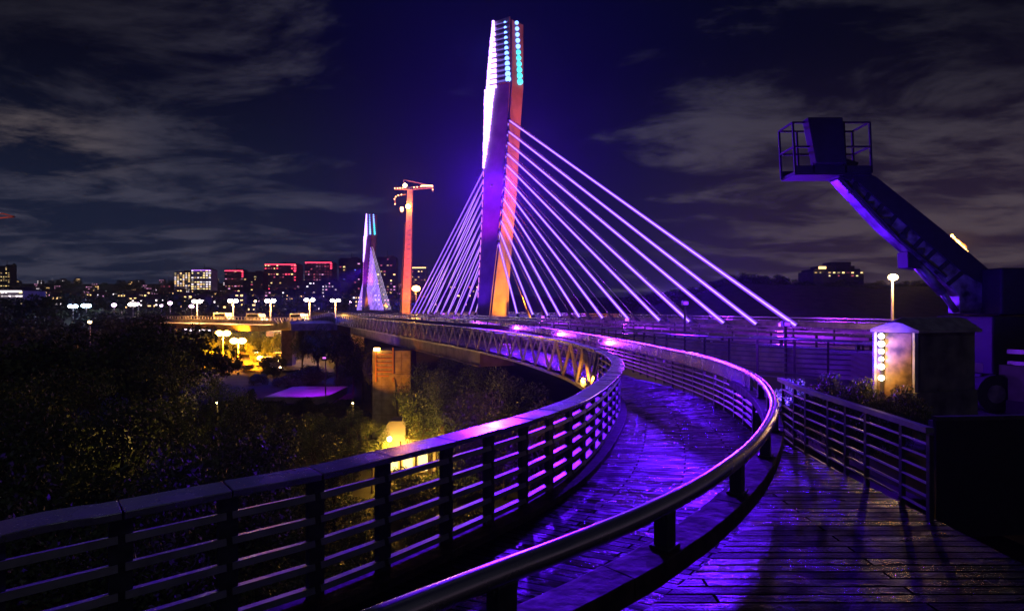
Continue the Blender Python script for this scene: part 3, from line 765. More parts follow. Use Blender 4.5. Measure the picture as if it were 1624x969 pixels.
def trunk_mesh(name, c, seed, zc=.64):
    rr = random.Random(seed); mb = MB(); mb.tube([(0, 0, -.03), (.01, .01, .2), (-.01, .015, .42), (0, 0, zc)], .028, 7, .012)
    for q in c[::3]:
        a = Vector((0, 0, rr.uniform(.25, .5))); e = Vector(q); mb.tube([a, a.lerp(e, .5)+Vector((0, 0, .03)), e], .011, 5, .004)
    return mb.mesh(name, M['bark'])
TP = []
for sd, n, ls, kw in ((1, 9000, .012, {}), (2, 9000, .013, dict(m='leaf2', spread=(.3, .3, .36))), (3, 5200, .019, dict(spread=(.4, .4, .28))), (4, 5200, .02, dict(m='leaf2', clumps=20)), (5, 15000, .0085, dict(clumps=34, m='leaf2', spread=(.34, .34, .36)))):
    me, c = leaf_mesh('crown', sd, n, ls, **kw); TP.append((me, trunk_mesh('trunk', c, sd)))
SP = leaf_mesh('foliage', 11, 5000, .028, 22, 'leaf', (.5, .5, .3), .42, .15, .4)[0]
SP2 = leaf_mesh('foliage', 12, 9000, .02, 30, 'leaf2', (.5, .5, .32), .42, .14, .4)[0]
def tree(px, d, top, label, group, kind=None, wide=1., base=None, cat='tree', x=None):
    p = P(px, top, d); gz = ground_z(p.x, p.y) if base is None else base
    h = max(2.2, (p.z-gz)/.98)
    root = thing('tree', label, cat, (p.x, p.y, gz), random.uniform(0, 6.28), group)
    k = kind if kind is not None else random.randrange(4)
    root.scale = (h*wide, h*wide, h)
    link('crown', TP[k][0], root); link('trunk', TP[k][1], root)
    return root
def shrub(px, py, d, h, label, group, near=False, wide=1.):
    p = P(px, py, d); o = link('shrub', SP2 if near else SP); o.location = (p.x, p.y, ground_z(p.x, p.y)-.2)
    o.rotation_euler = (0, 0, random.uniform(0, 6)); o.scale = (h*wide, h*wide, h); return tag(o, label, 'shrub', group)
for a in ((275, 47, 496, 2, .9), (215, 44, 507, 0, .9), (150, 42, 520, 2, 1), (90, 46, 522, 0, 1), (30, 40, 530, 2, 1), (-40, 38, 520, 2, 1)):
    tree(a[0], a[1], a[2], 'dark leafy tree rising to the skyline at the left, backed by city lights', 'tall dark trees on the left', a[3], a[4])
for a in ((250, 30, 560, 4, .8), (140, 27, 585, 4, .9), (40, 25, 600, 4, .9), (345, 36, 600, 4, .6), (395, 44, 612, 2, .6), (300, 24, 640, 4, .8), (190, 20, 640, 4, .9), (80, 18, 650, 4, .9), (-20, 17, 640, 4, .9), (400, 26, 640, 4, .8), (360, 17, 690, 4, .9), (250, 14, 720, 4, .9)):
    tree(a[0], a[1], a[2], 'dim green tree in the dark hollow below the broad railing cap', 'trees in the hollow below the railing', a[3], a[4])
for a in ((440, 40, 640, 4, .6), (500, 36, 655, 4, .7), (555, 40, 645, 0, .7), (590, 36, 665, 4, .7), (430, 32, 670, 4, .7), (530, 30, 690, 4, .8)):
    tree(a[0], a[1], a[2], 'bushy tree flecked blue and purple between the court and the yellow house', 'purple flecked trees mid valley', a[3], a[4])
for a in ((505, 90, 518, 0, .8), (535, 84, 522, 2, .8), (480, 98, 523, 1, .7), (560, 78, 538, 0, .8), (575, 72, 552, 2, .8), (590, 70, 560, 0, .6), (440, 125, 527, 1, .7), (405, 135, 525, 1, .7), (335, 127, 536, 1, .9), (348, 133, 527, 3, .8), (397, 124, 546, 1, .9), (418, 120, 552, 3, .9), (372, 130, 545, 1, .9), (310, 124, 540, 3, .9), (600, 64, 560, 0, .7)):
    tree(a[0], a[1], a[2], 'tree catching orange light beneath the flyover and walkway', 'orange lit trees beneath the flyover', a[3], a[4])
for a in ((705, 44, 556, 4, .75), (745, 40, 566, 4, .8), (680, 38, 590, 4, .7), (800, 36, 588, 4, .8), (770, 30, 620, 4, .8), (850, 26, 640, 0, .8)):
    tree(a[0], a[1], a[2], 'leafy tree tinted violet under the lattice railing', 'violet tinted trees under the lattice railing', a[3], a[4])
for a in [(x, y) for x, y in ((1120, 452), (1145, 443), (1168, 437), (1186, 433), (1205, 438), (1226, 436), (1248, 441), (1272, 446), (1300, 444), (1330, 444), (1362, 446), (1390, 446), (1440, 446), (1470, 442), (1500, 448), (1535, 446), (1570, 450), (1605, 446), (1640, 444), (1060, 460), (1090, 456), (1030, 465), (1000, 468), (960, 470))]:
    d = random.uniform(225, 260); p = P(a[0], a[1], d); b = min(ground_z(p.x, p.y), p.z-6)
    tree(a[0], d, a[1]-2, 'dark tree on the crest of the hill behind the bridge and boom lift', 'trees on the dark right hill', 2, 1.5, p.z-11)
for k in range(42):                                            # undergrowth on the slope and round the houses
    px = random.uniform(-60, 780); d = random.uniform(12, 60)
    shrub(px, 700, d, random.uniform(1.6, 3.2), 'low dark shrub in the undergrowth below the railing', 'undergrowth shrubs below the railing', d < 30, 1.2)
for px, py, d, h in ((1408, 610, 13, 1.0), (1436, 600, 11.6, 1.5), (1398, 625, 11.6, .9), (1370, 625, 12.2, 1.6), (1345, 625, 11.4, 1.5), (1318, 625, 12.4, 1.7), (1290, 625, 11.2, 1.5), (1262, 625, 12, 1.6), (1420, 625, 10.8, .9), (1380, 625, 10.2, 1.2), (1335, 625, 10, 1.2)):
    p = P(px, py, d); o = link('shrub', SP2); o.location = (p.x, p.y, -.34); o.scale = (h*.55, h*.55, h); tag(o, 'dark shrub growing behind the terrace fence near the lit booth', 'shrub', 'shrubs behind the terrace fence')
for k in range(16):
    px = random.uniform(405, 575); d = random.uniform(80, 104)
    shrub(px, 700, d, random.uniform(1.8, 3.4), 'dark bushy shrub on the open ground behind the purple court', 'dark shrubs behind the purple court')
for k in range(20):
    px = 283+k*9; d = random.uniform(134, 152)
    shrub(px, 700, d, random.uniform(5.5, 8.5), 'tall leafy hedge tree glowing amber beneath the flyover', 'amber hedge trees beneath the flyover', True, .9)
for k in range(22):
    px = random.uniform(285, 455); d = random.uniform(97, 126)
    shrub(px, 700, d, random.uniform(2., 4.5), 'bushy shrub lit amber by the orange road lamps', 'amber lit shrubs by the lower road')
for k in range(9):
    px = 425+k*15; d = random.uniform(62, 68)
    shrub(px, 700, d, random.uniform(1.4, 2.2), 'small leafy shrub in front of the purple court', 'shrubs in front of the purple court')
for k in range(26):
    px = random.uniform(380, 760); d = random.uniform(11, 34)
    shrub(px, 700, d, random.uniform(1.6, 3.4), 'leafy shrub seen between the louvre slats of the balustrade', 'shrubs behind the balustrade', True, 1.2)
for x, y, d, nm in ((205, 690, 21, 'added dim sodium lamp, unseen in the trees at the lower left'), (345, 640, 33, 'added dim sodium lamp, unseen among trees below the flyover glow'), (560, 640, 44, 'added dim sodium lamp, unseen among trees right of the purple court')):
    p = P(x, y, d); street_lamp(nm, p, ground_z(p.x, p.y), 1, 'lamp_w', None, .06, 90 if d > 25 else 45, (1, .62, .12), .05)  # sodium lamps added out of sight in the foliage to lighten the leaves
# far wood on the left hills (reads as one mass)
rg = random.Random(5)
cr = leaf_mesh('wood_source', 22, 260, .09, 14, 'leaf', (.5, .5, .3), .45, .17)[0]
sv = np.empty(len(cr.vertices)*3, 'f4'); cr.vertices.foreach_get('co', sv); sv = sv.reshape(-1, 3)
allv = []
for k in range(430):
    y = rg.uniform(270, 950) if k < 330 else rg.uniform(165, 270); u = rg.uniform(-.95, -.18 if y > 270 else -.5); x = u*y; h = rg.uniform(7, 13) if y > 270 else rg.uniform(4, 7)
    allv.append(sv*np.array([h*1.1, h*1.1, h])+np.array([x, y, ground_z(x, y)-1]))
allv = np.concatenate(allv); n = len(allv)//4
me = bpy.data.meshes.new('woodland'); me.vertices.add(4*n); me.vertices.foreach_set('co', allv.ravel().astype('f4'))
me.loops.add(4*n); me.loops.foreach_set('vertex_index', np.arange(4*n, dtype='i4')); me.polygons.add(n)
me.polygons.foreach_set('loop_start', np.arange(0, 4*n, 4, dtype='i4')); me.materials.append(M['leaf']); me.update(calc_edges=True)
tag(link('woodland', me), 'far dark woodland on the city hills', None, None, 'stuff')

# ---------------------------------------------------------------- city
def win_mesh(g):
    return MB().box((0, 0, 0), (1, .3, 1)).mesh('window', G[g])
for g in ('win_w', 'win_y', 'win_c', 'win_p', 'win_d', 'win_b'):
    q = G[g].copy(); q.node_tree.nodes['Principled BSDF'].inputs['Emission Strength'].default_value *= .3; q.name = 'faint_'+G[g].name; G[g+'_faint'] = q
WM = {g: win_mesh(g) for g in list(k for k in G if k.endswith('_faint'))+['win_w', 'win_y', 'win_c', 'win_p', 'win_r', 'win_v', 'win_d', 'win_b']}
def block(label, x0, x1, top, bot, d, m, rows, cols, prob, wins, crown=None, mast=False, seed=0, cover=.6, rz=0.):
    rr = random.Random(seed); a, b = P(x0, bot, d), P(x1, top, d); w, h = b.x-a.x, b.z-a.z; z0 = a.z-6
    root = thing('apartment_block' if h > 8 else 'building', label, 'building', ((a.x+b.x)/2, d+w*.3, z0), rz)
    MB().box((0, 0, (h+6)/2), (w, w*.6, h+6)).build('walls', M[m], root)
    mb = MB(); mb.box((0, 0, h+6.5), (w*.92, w*.5, 1.)); mb.box((w*.18, 0, h+7.6), (w*.3, w*.3, 1.4))
    mb.build('roof_parapet', M['facade_dark'], root)
    cw, rh = w/cols, h/rows; n = 0
    for r_ in range(rows):
        run = rr.random() < .3
        for c in range(cols):
            if n < 98 and rr.random() < (prob*1.7 if run else prob*.75):
                g = rr.choice(wins); g = g+'_faint' if g != 'win_r' and rr.random() < (.2 if m == 'facade_pale' else .45) else g
                o = link('window', WM[g], root); o.location = (-w/2+cw*(c+.5), -w*.3-.1, 6+rh*(r_+.5)); o.scale = (cw*cover*rr.uniform(.5, 1.05), 1, rh*rr.uniform(.24, .42)); n += 1
    if crown:
        o = link('roof_sign', WM[crown], root); o.location = (0, -w*.3-.3, h+5.6); o.scale = (w*.96, 1, .9)
        if crown == 'win_r':
            for q in range(3):
                o = link('roof_sign', WM[crown], root); o.location = (w*.46, -w*.3-.3, h+4-q*2.4); o.scale = (w*.07, 1, 1.1)
    if mast: MB().tube([(0, 0, h+7), (0, 0, h+13)], .25, 5).build('mast', M['facade_dark'], root)
    return root
block('pale lit tower, the left and lower of the twin towers on the skyline', 276, 302, 432, 474, 620, 'facade_pale', 13, 6, .85, ['win_w', 'win_y', 'win_c'], None, False, 1)
block('pale lit tower with violet roof band, the right and taller of the twin towers', 303, 335, 428, 474, 600, 'facade_pale', 13, 7, .85, ['win_c', 'win_y', 'win_w', 'win_c'], 'win_v', True, 2, .75)
block('dark block with thin red sign, just right of the twin towers', 356, 386, 429, 475, 640, 'facade', 12, 6, .25, ['win_w', 'win_p', 'win_d'], 'win_r', True, 3)
block('dark unlit block between the two red topped blocks and twin towers', 386, 418, 433, 478, 560, 'facade_dark', 11, 6, .16, ['win_w', 'win_d', 'win_y'], None, False, 4)
block('broad block with red crown lights, above the third flyover lamp', 419, 470, 419, 474, 620, 'facade', 12, 11, .33, ['win_d', 'win_d', 'win_r', 'win_w'], 'win_r', False, 5)
block('broad block with red crown lights and red windows, nearer the far pylon', 483, 527, 416, 472, 640, 'facade', 13, 10, .75, ['win_d', 'win_d', 'win_d', 'win_p'], 'win_r', False, 6)
block('dark stepped tower immediately left of the far pylon', 537, 572, 411, 480, 560, 'facade_dark', 14, 6, .22, ['win_w', 'win_b', 'win_p', 'win_d'], None, True, 7)
block('dark tower between the far pylon and the orange crane', 597, 628, 409, 486, 520, 'facade_dark', 16, 6, .3, ['win_p', 'win_d', 'win_w', 'win_d'], None, True, 8)
block('dark block with orange roof lights behind the near cable fan', 652, 676, 424, 486, 520, 'facade', 14, 5, .3, ['win_d', 'win_w', 'win_d'], 'win_w', False, 9)
block('low purple tinted block under the red topped blocks', 470, 540, 447, 482, 480, 'facade_dark', 7, 14, .3, ['win_b', 'win_p', 'win_c'], None, False, 10)
block('low block with scattered warm windows above the flyover', 398, 468, 462, 490, 430, 'facade_dark', 6, 13, .45, ['win_c', 'win_w', 'win_p'], None, False, 11)
block('low block of many lit windows behind the fourth flyover lamp', 470, 545, 468, 494, 400, 'facade_dark', 6, 15, .4, ['win_c', 'win_p', 'win_w'], None, False, 12)
block('small dark block left of the twin towers', 254, 275, 452, 476, 640, 'facade_dark', 5, 5, .3, ['win_d', 'win_w'], None, False, 13)
block('slim lit tower at the far left edge of the skyline', -4, 16, 423, 455, 640, 'facade', 11, 5, .55, ['win_y', 'win_w', 'win_y'], None, True, 14)
block('dark slim tower beside the lit tower at the far left edge', 16, 23, 421, 455, 660, 'facade_dark', 10, 2, .2, ['win_w'], None, False, 15)
block('broad low white lit building at the far left edge', -40, 36, 461, 496, 330, 'facade_pale', 6, 13, .6, ['win_c', 'win_c', 'win_y'], 'win_c', False, 16, .8)
block('low dark block seen through the near cable fan', 676, 760, 452, 500, 420, 'facade_dark', 7, 14, .18, ['win_d', 'win_w', 'win_p'], None, False, 17)
# building on the right hill
b = block('terraced lit building on top of the dark right hill', 1290, 1370, 430, 440, 250, 'facade', 2, 11, .45, ['win_w', 'win_d', 'win_y'], None, False, 20, .5)
mb = MB(); mb.box((2, 2, 10.5), (15, 9, 1.8)); mb.box((4, 2, 12.2), (9, 7, 1.8)); mb.build('upper_storeys', M['facade_dark'], b)
MB().box((-7.5, -7.3, 10.2), (3.2, .3, 1.1)).build('lit_sign', G['win_w'], b)
# small houses with lit windows
hm = []
for k in range(9):
    rr = random.Random(40+k); mb = MB(); mb.use(M['wall']); w, dpt, h = rr.uniform(6, 10), 6, rr.uniform(3.5, 8)
    mb.box((0, 0, h/2-1), (w, dpt, h+2)); mb.use(M['roof'])
    mb.loft([[(-w/2-.4, -dpt/2-.4, h+.003), (w/2+.4, -dpt/2-.4, h+.003), (w/2+.4, dpt/2+.4, h+.003), (-w/2-.4, dpt/2+.4, h+.003)], [(-w/2+1, -.1, h+1.8), (w/2-1, -.1, h+1.8), (w/2-1, .1, h+1.8), (-w/2+1, .1, h+1.8)]])
    mb.use(G[['win_w', 'win_c', 'win_p'][k % 3]])
    for r_ in range(int(h/3)+1):
        for c in range(3):
            if rr.random() < .6: mb.box((-w/3+w/3*c, -dpt/2-.05, 1.3+2.7*r_), (w/6*rr.uniform(.4, 1.1), .14, rr.uniform(.5, 1.1)))
    hm.append(mb.mesh('house'))
rg = random.Random(9)
for k in range(300):
    for _ in range(40):
        y = rg.uniform(330, 980) if k % 2 else rg.uniform(330, 600); px = rg.uniform(-20, 640); x = (px-CX)/F*y
        if ground_z(x, y) > -4: break
    o = link('hillside_house', hm[k % 9]); o.location = (x, y, ground_z(x, y)+rg.uniform(0, 3)); o.rotation_euler = (0, 0, rg.uniform(-.4, .4))
    tag(o, 'tiny hillside house with %s lit windows among the city lights' % ['warm', 'white', 'pink'][k % 3], 'house', 'hillside houses with %s windows' % ['warm', 'white', 'pink'][k % 3])
for x, y, d, g, r, nm, hd in ((116, 486, 240, 'lamp_b', .9, 'bluish white floodlight mast, left of a pair over the dark trees', 2), (137, 485, 240, 'lamp_b', .95, 'bluish white floodlight mast, right of a pair over the dark trees', 2),
                          (181, 484, 260, 'lamp_p', .9, 'pinkish street lamp third along the tree line from the left edge', 1), (211, 483, 255, 'lamp', .95, 'white street lamp fourth along the tree line from the left edge', 2), (219, 482, 262, 'lamp_p', .6, 'small lamp close beside the fourth tree line lamp', 1),
                          (256, 485, 250, 'lamp_p', .5, 'faint pink lamp left of the tallest dark tree', 1), (270, 481, 260, 'lamp_p', .85, 'violet lamp below the twin towers', 1), (304, 486, 230, 'lamp_p', .8, 'violet lamp just left of the first flyover lamp', 1),
                          (143, 511, 130, 'lamp_w', .35, 'small orange lamp shining low among the left trees', 1), (405, 478, 330, 'lamp_w', .6, 'distant warm lamp between second and third flyover lamps', 1), (555, 480, 300, 'lamp_p', .7, 'distant lamp just left of the far pylon foot', 1)):
    p = P(x, y, d); street_lamp(nm, p, ground_z(p.x, p.y), hd, g, 'distant lamps along the tree line', r, 160 if r > .8 else 0, (.8, .6, 1), .12, 2)
p = P(-8, 345, 200)
root = thing('crane_jib', 'tip of a red lit crane jib poking in at the left edge of the sky', 'crane', (p.x-6, 200, -8))
mb = MB(); zt = p.z+8; mb.beam((-2, 0, zt-1), (13, 0, zt+.2), .4, .4); mb.beam((-2, 0, zt+1.6), (9, 0, zt+1.3), .4, .4); mb.beam((9, 0, zt+1.3), (13, 0, zt+.2), .4, .4)
mb.build('jib', M['orange'], root); MB().beam((-2, 0, 0), (-2, 0, zt+3), 1.2, 1.2).build('mast', M['orange'], root)
lamp('jib_glow', 'POINT', (8, -4, zt-2), 500, (1, .2, .1), root, None, .3)

# ---------------------------------------------------------------- boom lift
D = 16.
def B(px, py, dd=0.): return P(px, py, D+dd)
bx = B(1580, 500)
root = thing('boom_lift', 'dark boom lift with raised arm and work basket above the booth', 'boom lift', (bx.x, D, -.35))
off = Vector((bx.x, D, -.35))
def L(px, py, dd=0.): return P(px, py, D)-off+Vector((0, dd, 0))
# telescopic arm: three nested sections with a pale side skin
def arm(a, b, w, h, h2, name, m):
    return bevel(MB().beam(a, b, w, h, 0, w, h2).build(name, m, root), .02)
def plate(pts, y0, y1, name, m, bev=.015):                            # solid plate cut to an outline, from depth y0 to y1
    n = len(pts); mb = MB(); mb.loft([[(q.x, y0, q.z) for q in pts], [(q.x, y1, q.z) for q in pts]])
    o = mb.build(name, m, root)
    if bev: bevel(o, bev)
    return o
plate([L(1322, 287), L(1333, 270), L(1380, 288), L(1550, 432), L(1546, 496), L(1510, 467), L(1468, 430), L(1431, 397), L(1390, 360), L(1361, 329)], -.2, .2, 'outer_boom', M['boom'])
plate([L(1331, 261), L(1382, 284), L(1485, 366), L(1556, 427), L(1558, 455), L(1535, 445), L(1489, 411), L(1427, 357), L(1335, 278)], -.24, .24, 'boom_shade_plate', M['black'])  # black plate standing in for the arm's unlit upper face
mb = MB()
for q in range(9):
    f = q/8; a = L(1350+f*165, 292+f*142); b = L(1343+f*150, 309+f*143)
    mb.beam((a.x, -.22, a.z), (b.x, -.22, b.z), .05, .11)
mb.build('boom_ribs', M['black'], root)
mb = MB(); mb.tube([L(1328, 288, -.24), L(1395, 362, -.24), L(1490, 440, -.24)], .035, 6); mb.tube([L(1345, 304, -.26), L(1420, 385, -.26), L(1470, 425, -.26)], .025, 6)
for q in range(5): mb.box(L(1345+q*26, 305+q*24, -.2), (.18, .12, .14))
mb.build('hose', M['rubber'], root)
plate([L(1431, 400), L(1452, 418), L(1456, 428), L(1432, 425)], -.22, .22, 'bracket', M['black'])
mb = MB(); mb.tube([L(1448, 418, -.1), L(1490, 465, -.1)], .13, 10); mb.tube([L(1488, 462, -.1), L(1512, 494, -.1)], .085, 10)
mb.build('lift_cylinder', M['boom'], root, True)
plate([L(1478, 425), L(1556, 445), L(1545, 497), L(1513, 497), L(1512, 470)], -.22, .22, 'knuckle', M['boom'])
# turret and chassis
bevel(MB().box(L(1582, 464), (70*D/F, 1.7, 72*D/F)).build('counterweight', M['black'], root), .05)
bevel(MB().box(L(1585, 560), (115*D/F, 2.0, 118*D/F)).build('turntable', M['black'], root), .05)
bevel(MB().box((.2, 0, .75), (2.9, 2.0, .5)).build('chassis', M['black'], root), .05)
for x in (-1.0, 1.3):
    for y in (-1.0, 1.0):
        w = MB().tube([(x, y-.18, .5), (x, y+.18, .5)], .5, 20).build('wheel', M['rubber'], root)
        MB().tube([(x, y-.2, .5), (x, y+.2, .5)], .24, 12).build('rim', M['boom'], w)
# basket
bw = 143*D/F; c = L(1308, 280); zf = c.z; zt = L(0, 202).z; y0, y1 = -.4, .4
x0, x1 = L(1250, 0).x, L(1368, 0).x; xt0, xt1 = L(1246, 0).x, L(1365, 0).x
bk = MB()
bk.box(((x0+x1)/2, 0, zf), (x1-x0, .8, .1)); bk.box(((x0+x1)/2, y0-.01, zf+.1), (x1-x0, .03, .2)); bk.box(((x0+x1)/2, y1+.01, zf+.12), (x1-x0, .03, .24))
bsk = bk.build('basket', M['black'], root)
mb = MB()
def lerp(a, b, t): return a+(b-a)*t
for f in (.52, 1.0):
    a, b, z = lerp(x0, xt0, f), lerp(x1, xt1, f), lerp(zf, zt, f)
    for s in ((a, y0, b, y0), (a, y1, b, y1), (a, y0, a, y1), (b, y0, b, y1)): mb.beam((s[0], s[1], z), (s[2], s[3], z), .045, .045)
for g in (0., .24, .66, 1.):
    for y in (y0, y1): mb.beam((lerp(x0, x1, g), y, zf), (lerp(xt0, xt1, g), y, zt), .05, .05)
mb.build('basket_rail', M['black'], bsk)
mb = MB(); mb.loft([[L(1277, 268, -.62), L(1322, 268, -.62), L(1322, 268, -.3), L(1277, 268, -.3)], [L(1263, 198, -.64), L(1316, 198, -.64), L(1320, 198, -.3), L(1263, 198, -.3)]])
bevel(mb.build('control_cover', M['black'], bsk), .03)
mb = MB(); mb.tube([L(1333, 250, .2), L(1338, 243, .2), L(1345, 246, .2), L(1345, 258, .2)], .025, 6)
mb.build('hose_loop', M['rubber'], bsk)
plate([L(1312, 280), L(1330, 255), L(1352, 262), L(1340, 292)], -.3, .3, 'basket_mount', M['black'])

# ---------------------------------------------------------------- lit booth
Dk = 12.
def K(px, py, d=Dk): return P(px, py, d)
ck = K(1452, 600); ang = R(-36)
root = thing('booth', 'stained booth with glowing yellow front, column of bulbs and pitched canopy roof', 'booth', (ck.x, Dk, -.35), 0)
base = Vector((ck.x, Dk, -.35))
# nearest corner at (1452); front face recedes to the left, side face to the right
fl_ = K(1388, 600, 12.55)-base; fr_ = Vector((0, 0, 0)); sr_ = K(1546, 600, 12.5)-base
z0, z1, zm = .0, K(0, 527).z+.35, K(0, 622).z+.35
bk4 = fl_+sr_
def pr(p, z): return (p.x, p.y, z)
MB().loft([[pr(q, zm) for q in (fr_, sr_, bk4, fl_)], [pr(q, z1) for q in (fr_, sr_, bk4, fl_)]]).build('cabin', M['booth'], root)
dF = (fl_-fr_); nF = Vector((dF.y, -dF.x, 0)).normalized(); nF = nF if nF.y < 0 else -nF
dS = (sr_-fr_); nS = Vector((dS.y, -dS.x, 0)).normalized(); nS = nS if nS.y < 0 else -nS
a, b = fr_+dF*.09+nF*.02, fr_+dF*.98+nF*.02
mb = MB(); mb.loft([[pr(a, zm+.06), pr(b, zm-.35), pr(b-nF*.03, zm-.35), pr(a-nF*.03, zm+.06)], [pr(a, z1-.03), pr(b, z1-.03), pr(b-nF*.03, z1-.03), pr(a-nF*.03, z1-.03)]])
mb.build('front_panel', M['booth_lit'], root)
mb = MB(); mb.beam(pr(fr_+nF*.03, zm), pr(fr_+nF*.03, z1), .07, .07); mb.beam(pr(fl_+nF*.03, zm-.35), pr(fl_+nF*.03, z1), .06, .06)
mb.build('frame', M['awning'], root)
a, b = fr_+dS*.06+nS*.02, fr_+dS*.96+nS*.02
mb = MB(); mb.loft([[pr(a, zm+.05), pr(b, zm+.05), pr(b-nS*.03, zm+.05), pr(a-nS*.03, zm+.05)], [pr(a, z1-.08), pr(b, z1-.08), pr(b-nS*.03, z1-.08), pr(a-nS*.03, z1-.08)]])
mb.build('side_panel', M['booth'], root)
# roof: shallow curved gable, front end towards the left face
zr, ov = z1+.02, .1
fl2, fr2, sr2, bk2 = fl_+(nF-nS)*0+nF*ov-dS.normalized()*.06-nS*.04, fr_+nF*ov+nS*ov, sr_+nS*ov+dS.normalized()*.1, bk4+dS.normalized()*.1
prof = [(0, 0), (.14, .1), (.3, .19), (.5, .26), (.66, .22), (.84, .1), (1, 0)]
rings = []
for t in (0, .12, 1):
    f0, f1 = fl2.lerp(bk2, t), fr2.lerp(sr2, t); rise = .62 if t == 0 else 1.
    rings.append([pr(f0.lerp(f1, u), zr+.02+h*rise*1.05) for u, h in prof]+[pr(f1, zr-.03), pr(f0, zr-.03)])
MB().loft(rings).build('roof', M['awning'], root)
mb = MB(); bl = fr_+dF*.8+nF*.12
for q in range(6):
    z = z1-.1-q*.165-(0.08 if q == 5 else 0)
    mb.ball((bl.x, bl.y, z), (.06, .066, .056, .05, .064, .06)[q], n=12, m=8)
mb.build('bulb_column', G['bulb'], root, True)
MB().beam(pr(bl-nF*.06, z1-.02), pr(bl-nF*.06, zm-.2), .05, .05).build('bulb_rail', M['fixture'], root)
for q in range(3): lamp('bulb_light', 'POINT', pr(bl+nF*.24-dF.normalized()*.1, z1-.2-.4*q), 9, (1, .42, .05), root, None, .06)
lo = MB(); e = fr_+dF*.3
lo.loft([[pr(q, z0) for q in (fr_+nF*.1+nS*.06, sr_+nS*.06, bk4, e+nF*.1)], [pr(q, zm-.004) for q in (fr_+nF*.1+nS*.06, sr_+nS*.06, bk4, e+nF*.1)]])
lo.build('base_cabinet', M['booth'], root)
a, b = fr_+nF*.12+nS*.05, e+nF*.12
mb = MB(); mb.loft([[pr(a, zm-.42), pr(b, zm-.40), pr(b-nF*.02, zm-.40), pr(a-nF*.02, zm-.42)], [pr(a, zm-.02), pr(b, zm-.02), pr(b-nF*.02, zm-.02), pr(a-nF*.02, zm-.02)]])
mb.build('blue_door', M['blue'], root)

# lamp behind the boom, right
p = P(1415, 441, 45)
street_lamp('warm street lamp glaring between the hill building and the boom arm', p, -.8, 1, 'lamp_w', None, .32, 1500, (1, .5, .16), .12)
p = P(1533, 400, 110)
root = thing('lit_mast', 'distant lit crane arm peeking out above the boom arm at right', 'crane', (p.x, 110, -1))
mb = MB(); kk = 110/F; zb = p.z+1
mb.beam((0, 0, 0), (0, 0, zb), .5, .5); mb.build('mast', M['orange'], root)
mb = MB(); mb.beam((0, 0, zb), (-26*kk, 0, zb+27*kk), .3, .3); mb.beam((0, 0, zb+1), (-26*kk, 0, zb+27*kk), .15, .15); mb.build('jib', M['orange'], root)
mb = MB()
for q in range(9): mb.ball(((-1-q*3)*kk, -.3, zb+(1+q*3.1)*kk), .13+.06*((q*7) % 3), n=8, m=6)
mb.build('string_lights', G['lamp_o'], root)
lamp('mast_glow', 'POINT', (-13*kk, -1.5, zb+16*kk), 2500, (1, .45, .12), root, None, .3)

# ---------------------------------------------------------------- purple lamps added to light the walkway, on poles by the bridge fence
for k, (x, y, z, nm, pw, aim) in enumerate(((7.6, 25, 2.7, 'added purple floodlight on a short pole behind the left part of the bridge fence', 10500, (2.2, 7, 0)), (10.1, 21, 1.9, 'added purple floodlight on a short pole behind the middle of the bridge fence', 450, (2.4, 4, .5)))):
    root = thing('floodlight', nm, 'floodlight', (x, y, -.2))
    MB().tube([(0, 0, 0), (0, 0, z)], .05, 8).build('pole', M['fixture'], root)
    bevel(MB().box((0, 0, z+.1), (.26, .26, .2)).build('housing', M['fixture'], root), .02)
    MB().box((0, -.14, z+.1), (.2, .02, .14)).build('lens', G['lens'], root)
    lamp('walkway_fill', 'SPOT', (0, -.35, z+.1), pw, (.1, .005, 1), root, Vector(aim)-Vector((x, y, -.2)), .2, 110)
for k, (x, y, z, aim, pw, nm) in enumerate(((4.9, 11.2, .25, (10.2, 15.6, 4.2), 3000, 'assumed small blue floodlight, unseen at the foot of the curved barrier facing the booth'), (-2.5, 21.5, -5.2, (.3, 31, .6), 2600, 'violet floodlight among the trees shining up at the lattice railing'), (-21, 50, -6.5, (-13.5, 62, .4), 5200, 'violet floodlight among the trees shining up at the far walkway'))):  # blue lamp assumed, out of sight, to light the booth and boom lift
    root = thing('floodlight', nm, 'floodlight', (x, y, z))  # the violet pair is added, unseen, to light the lattice from below
    bevel(MB().box((0, 0, 0), (.3, .2, .22)).build('housing', M['fixture'], root), .02)
    MB().tube([(0, .05, -.1), (0, .05, -.6 if k == 0 else -4)], .03, 8).build('pole', M['fixture'], root)
    v = (Vector(aim)-Vector((x, y, z))).normalized()*.3
    lamp('added_wash', 'SPOT', v, pw, (.06, .018, 1) if k == 0 else (.12, .006, 1), root, Vector(aim)-Vector((x, y, z)), .1, (62, 95, 58)[k])
for y in (25, 33, 43, 55):  # lamps added along the barrier to brighten the lattice and floor
    i = near_idx(RIGHT, y); sd, d = side_of(RIGHT, i); p = RIGHT[i]-sd*.12
    f = MB().box((p.x, p.y, .93), (.12, .1, .08)).build('rail_fill_box', M['fixture'], bpy.data.objects['handrail_barrier'])
    lamp('rail_fill_lamp', 'POINT', (p.x-sd.x*.3, p.y-sd.y*.3, .85), 160, (.35, .03, 1), f, None, .08)
for y in (13.2, 17.5):  # more added lamps, on the outer side, brightening the bridge fence
    i = near_idx(RIGHT, y); sd, d = side_of(RIGHT, i); sd = sd if sd.x > 0 else -sd; p = RIGHT[i]+sd*.12
    f = MB().box((p.x, p.y, .9), (.1, .12, .08)).build('rail_fill_box', M['fixture'], bpy.data.objects['handrail_barrier'])
    lamp('rail_fill_lamp', 'POINT', (p.x+sd.x*.3, p.y+sd.y*.3, .85), 170, (.2, .015, 1), f, None, .08)
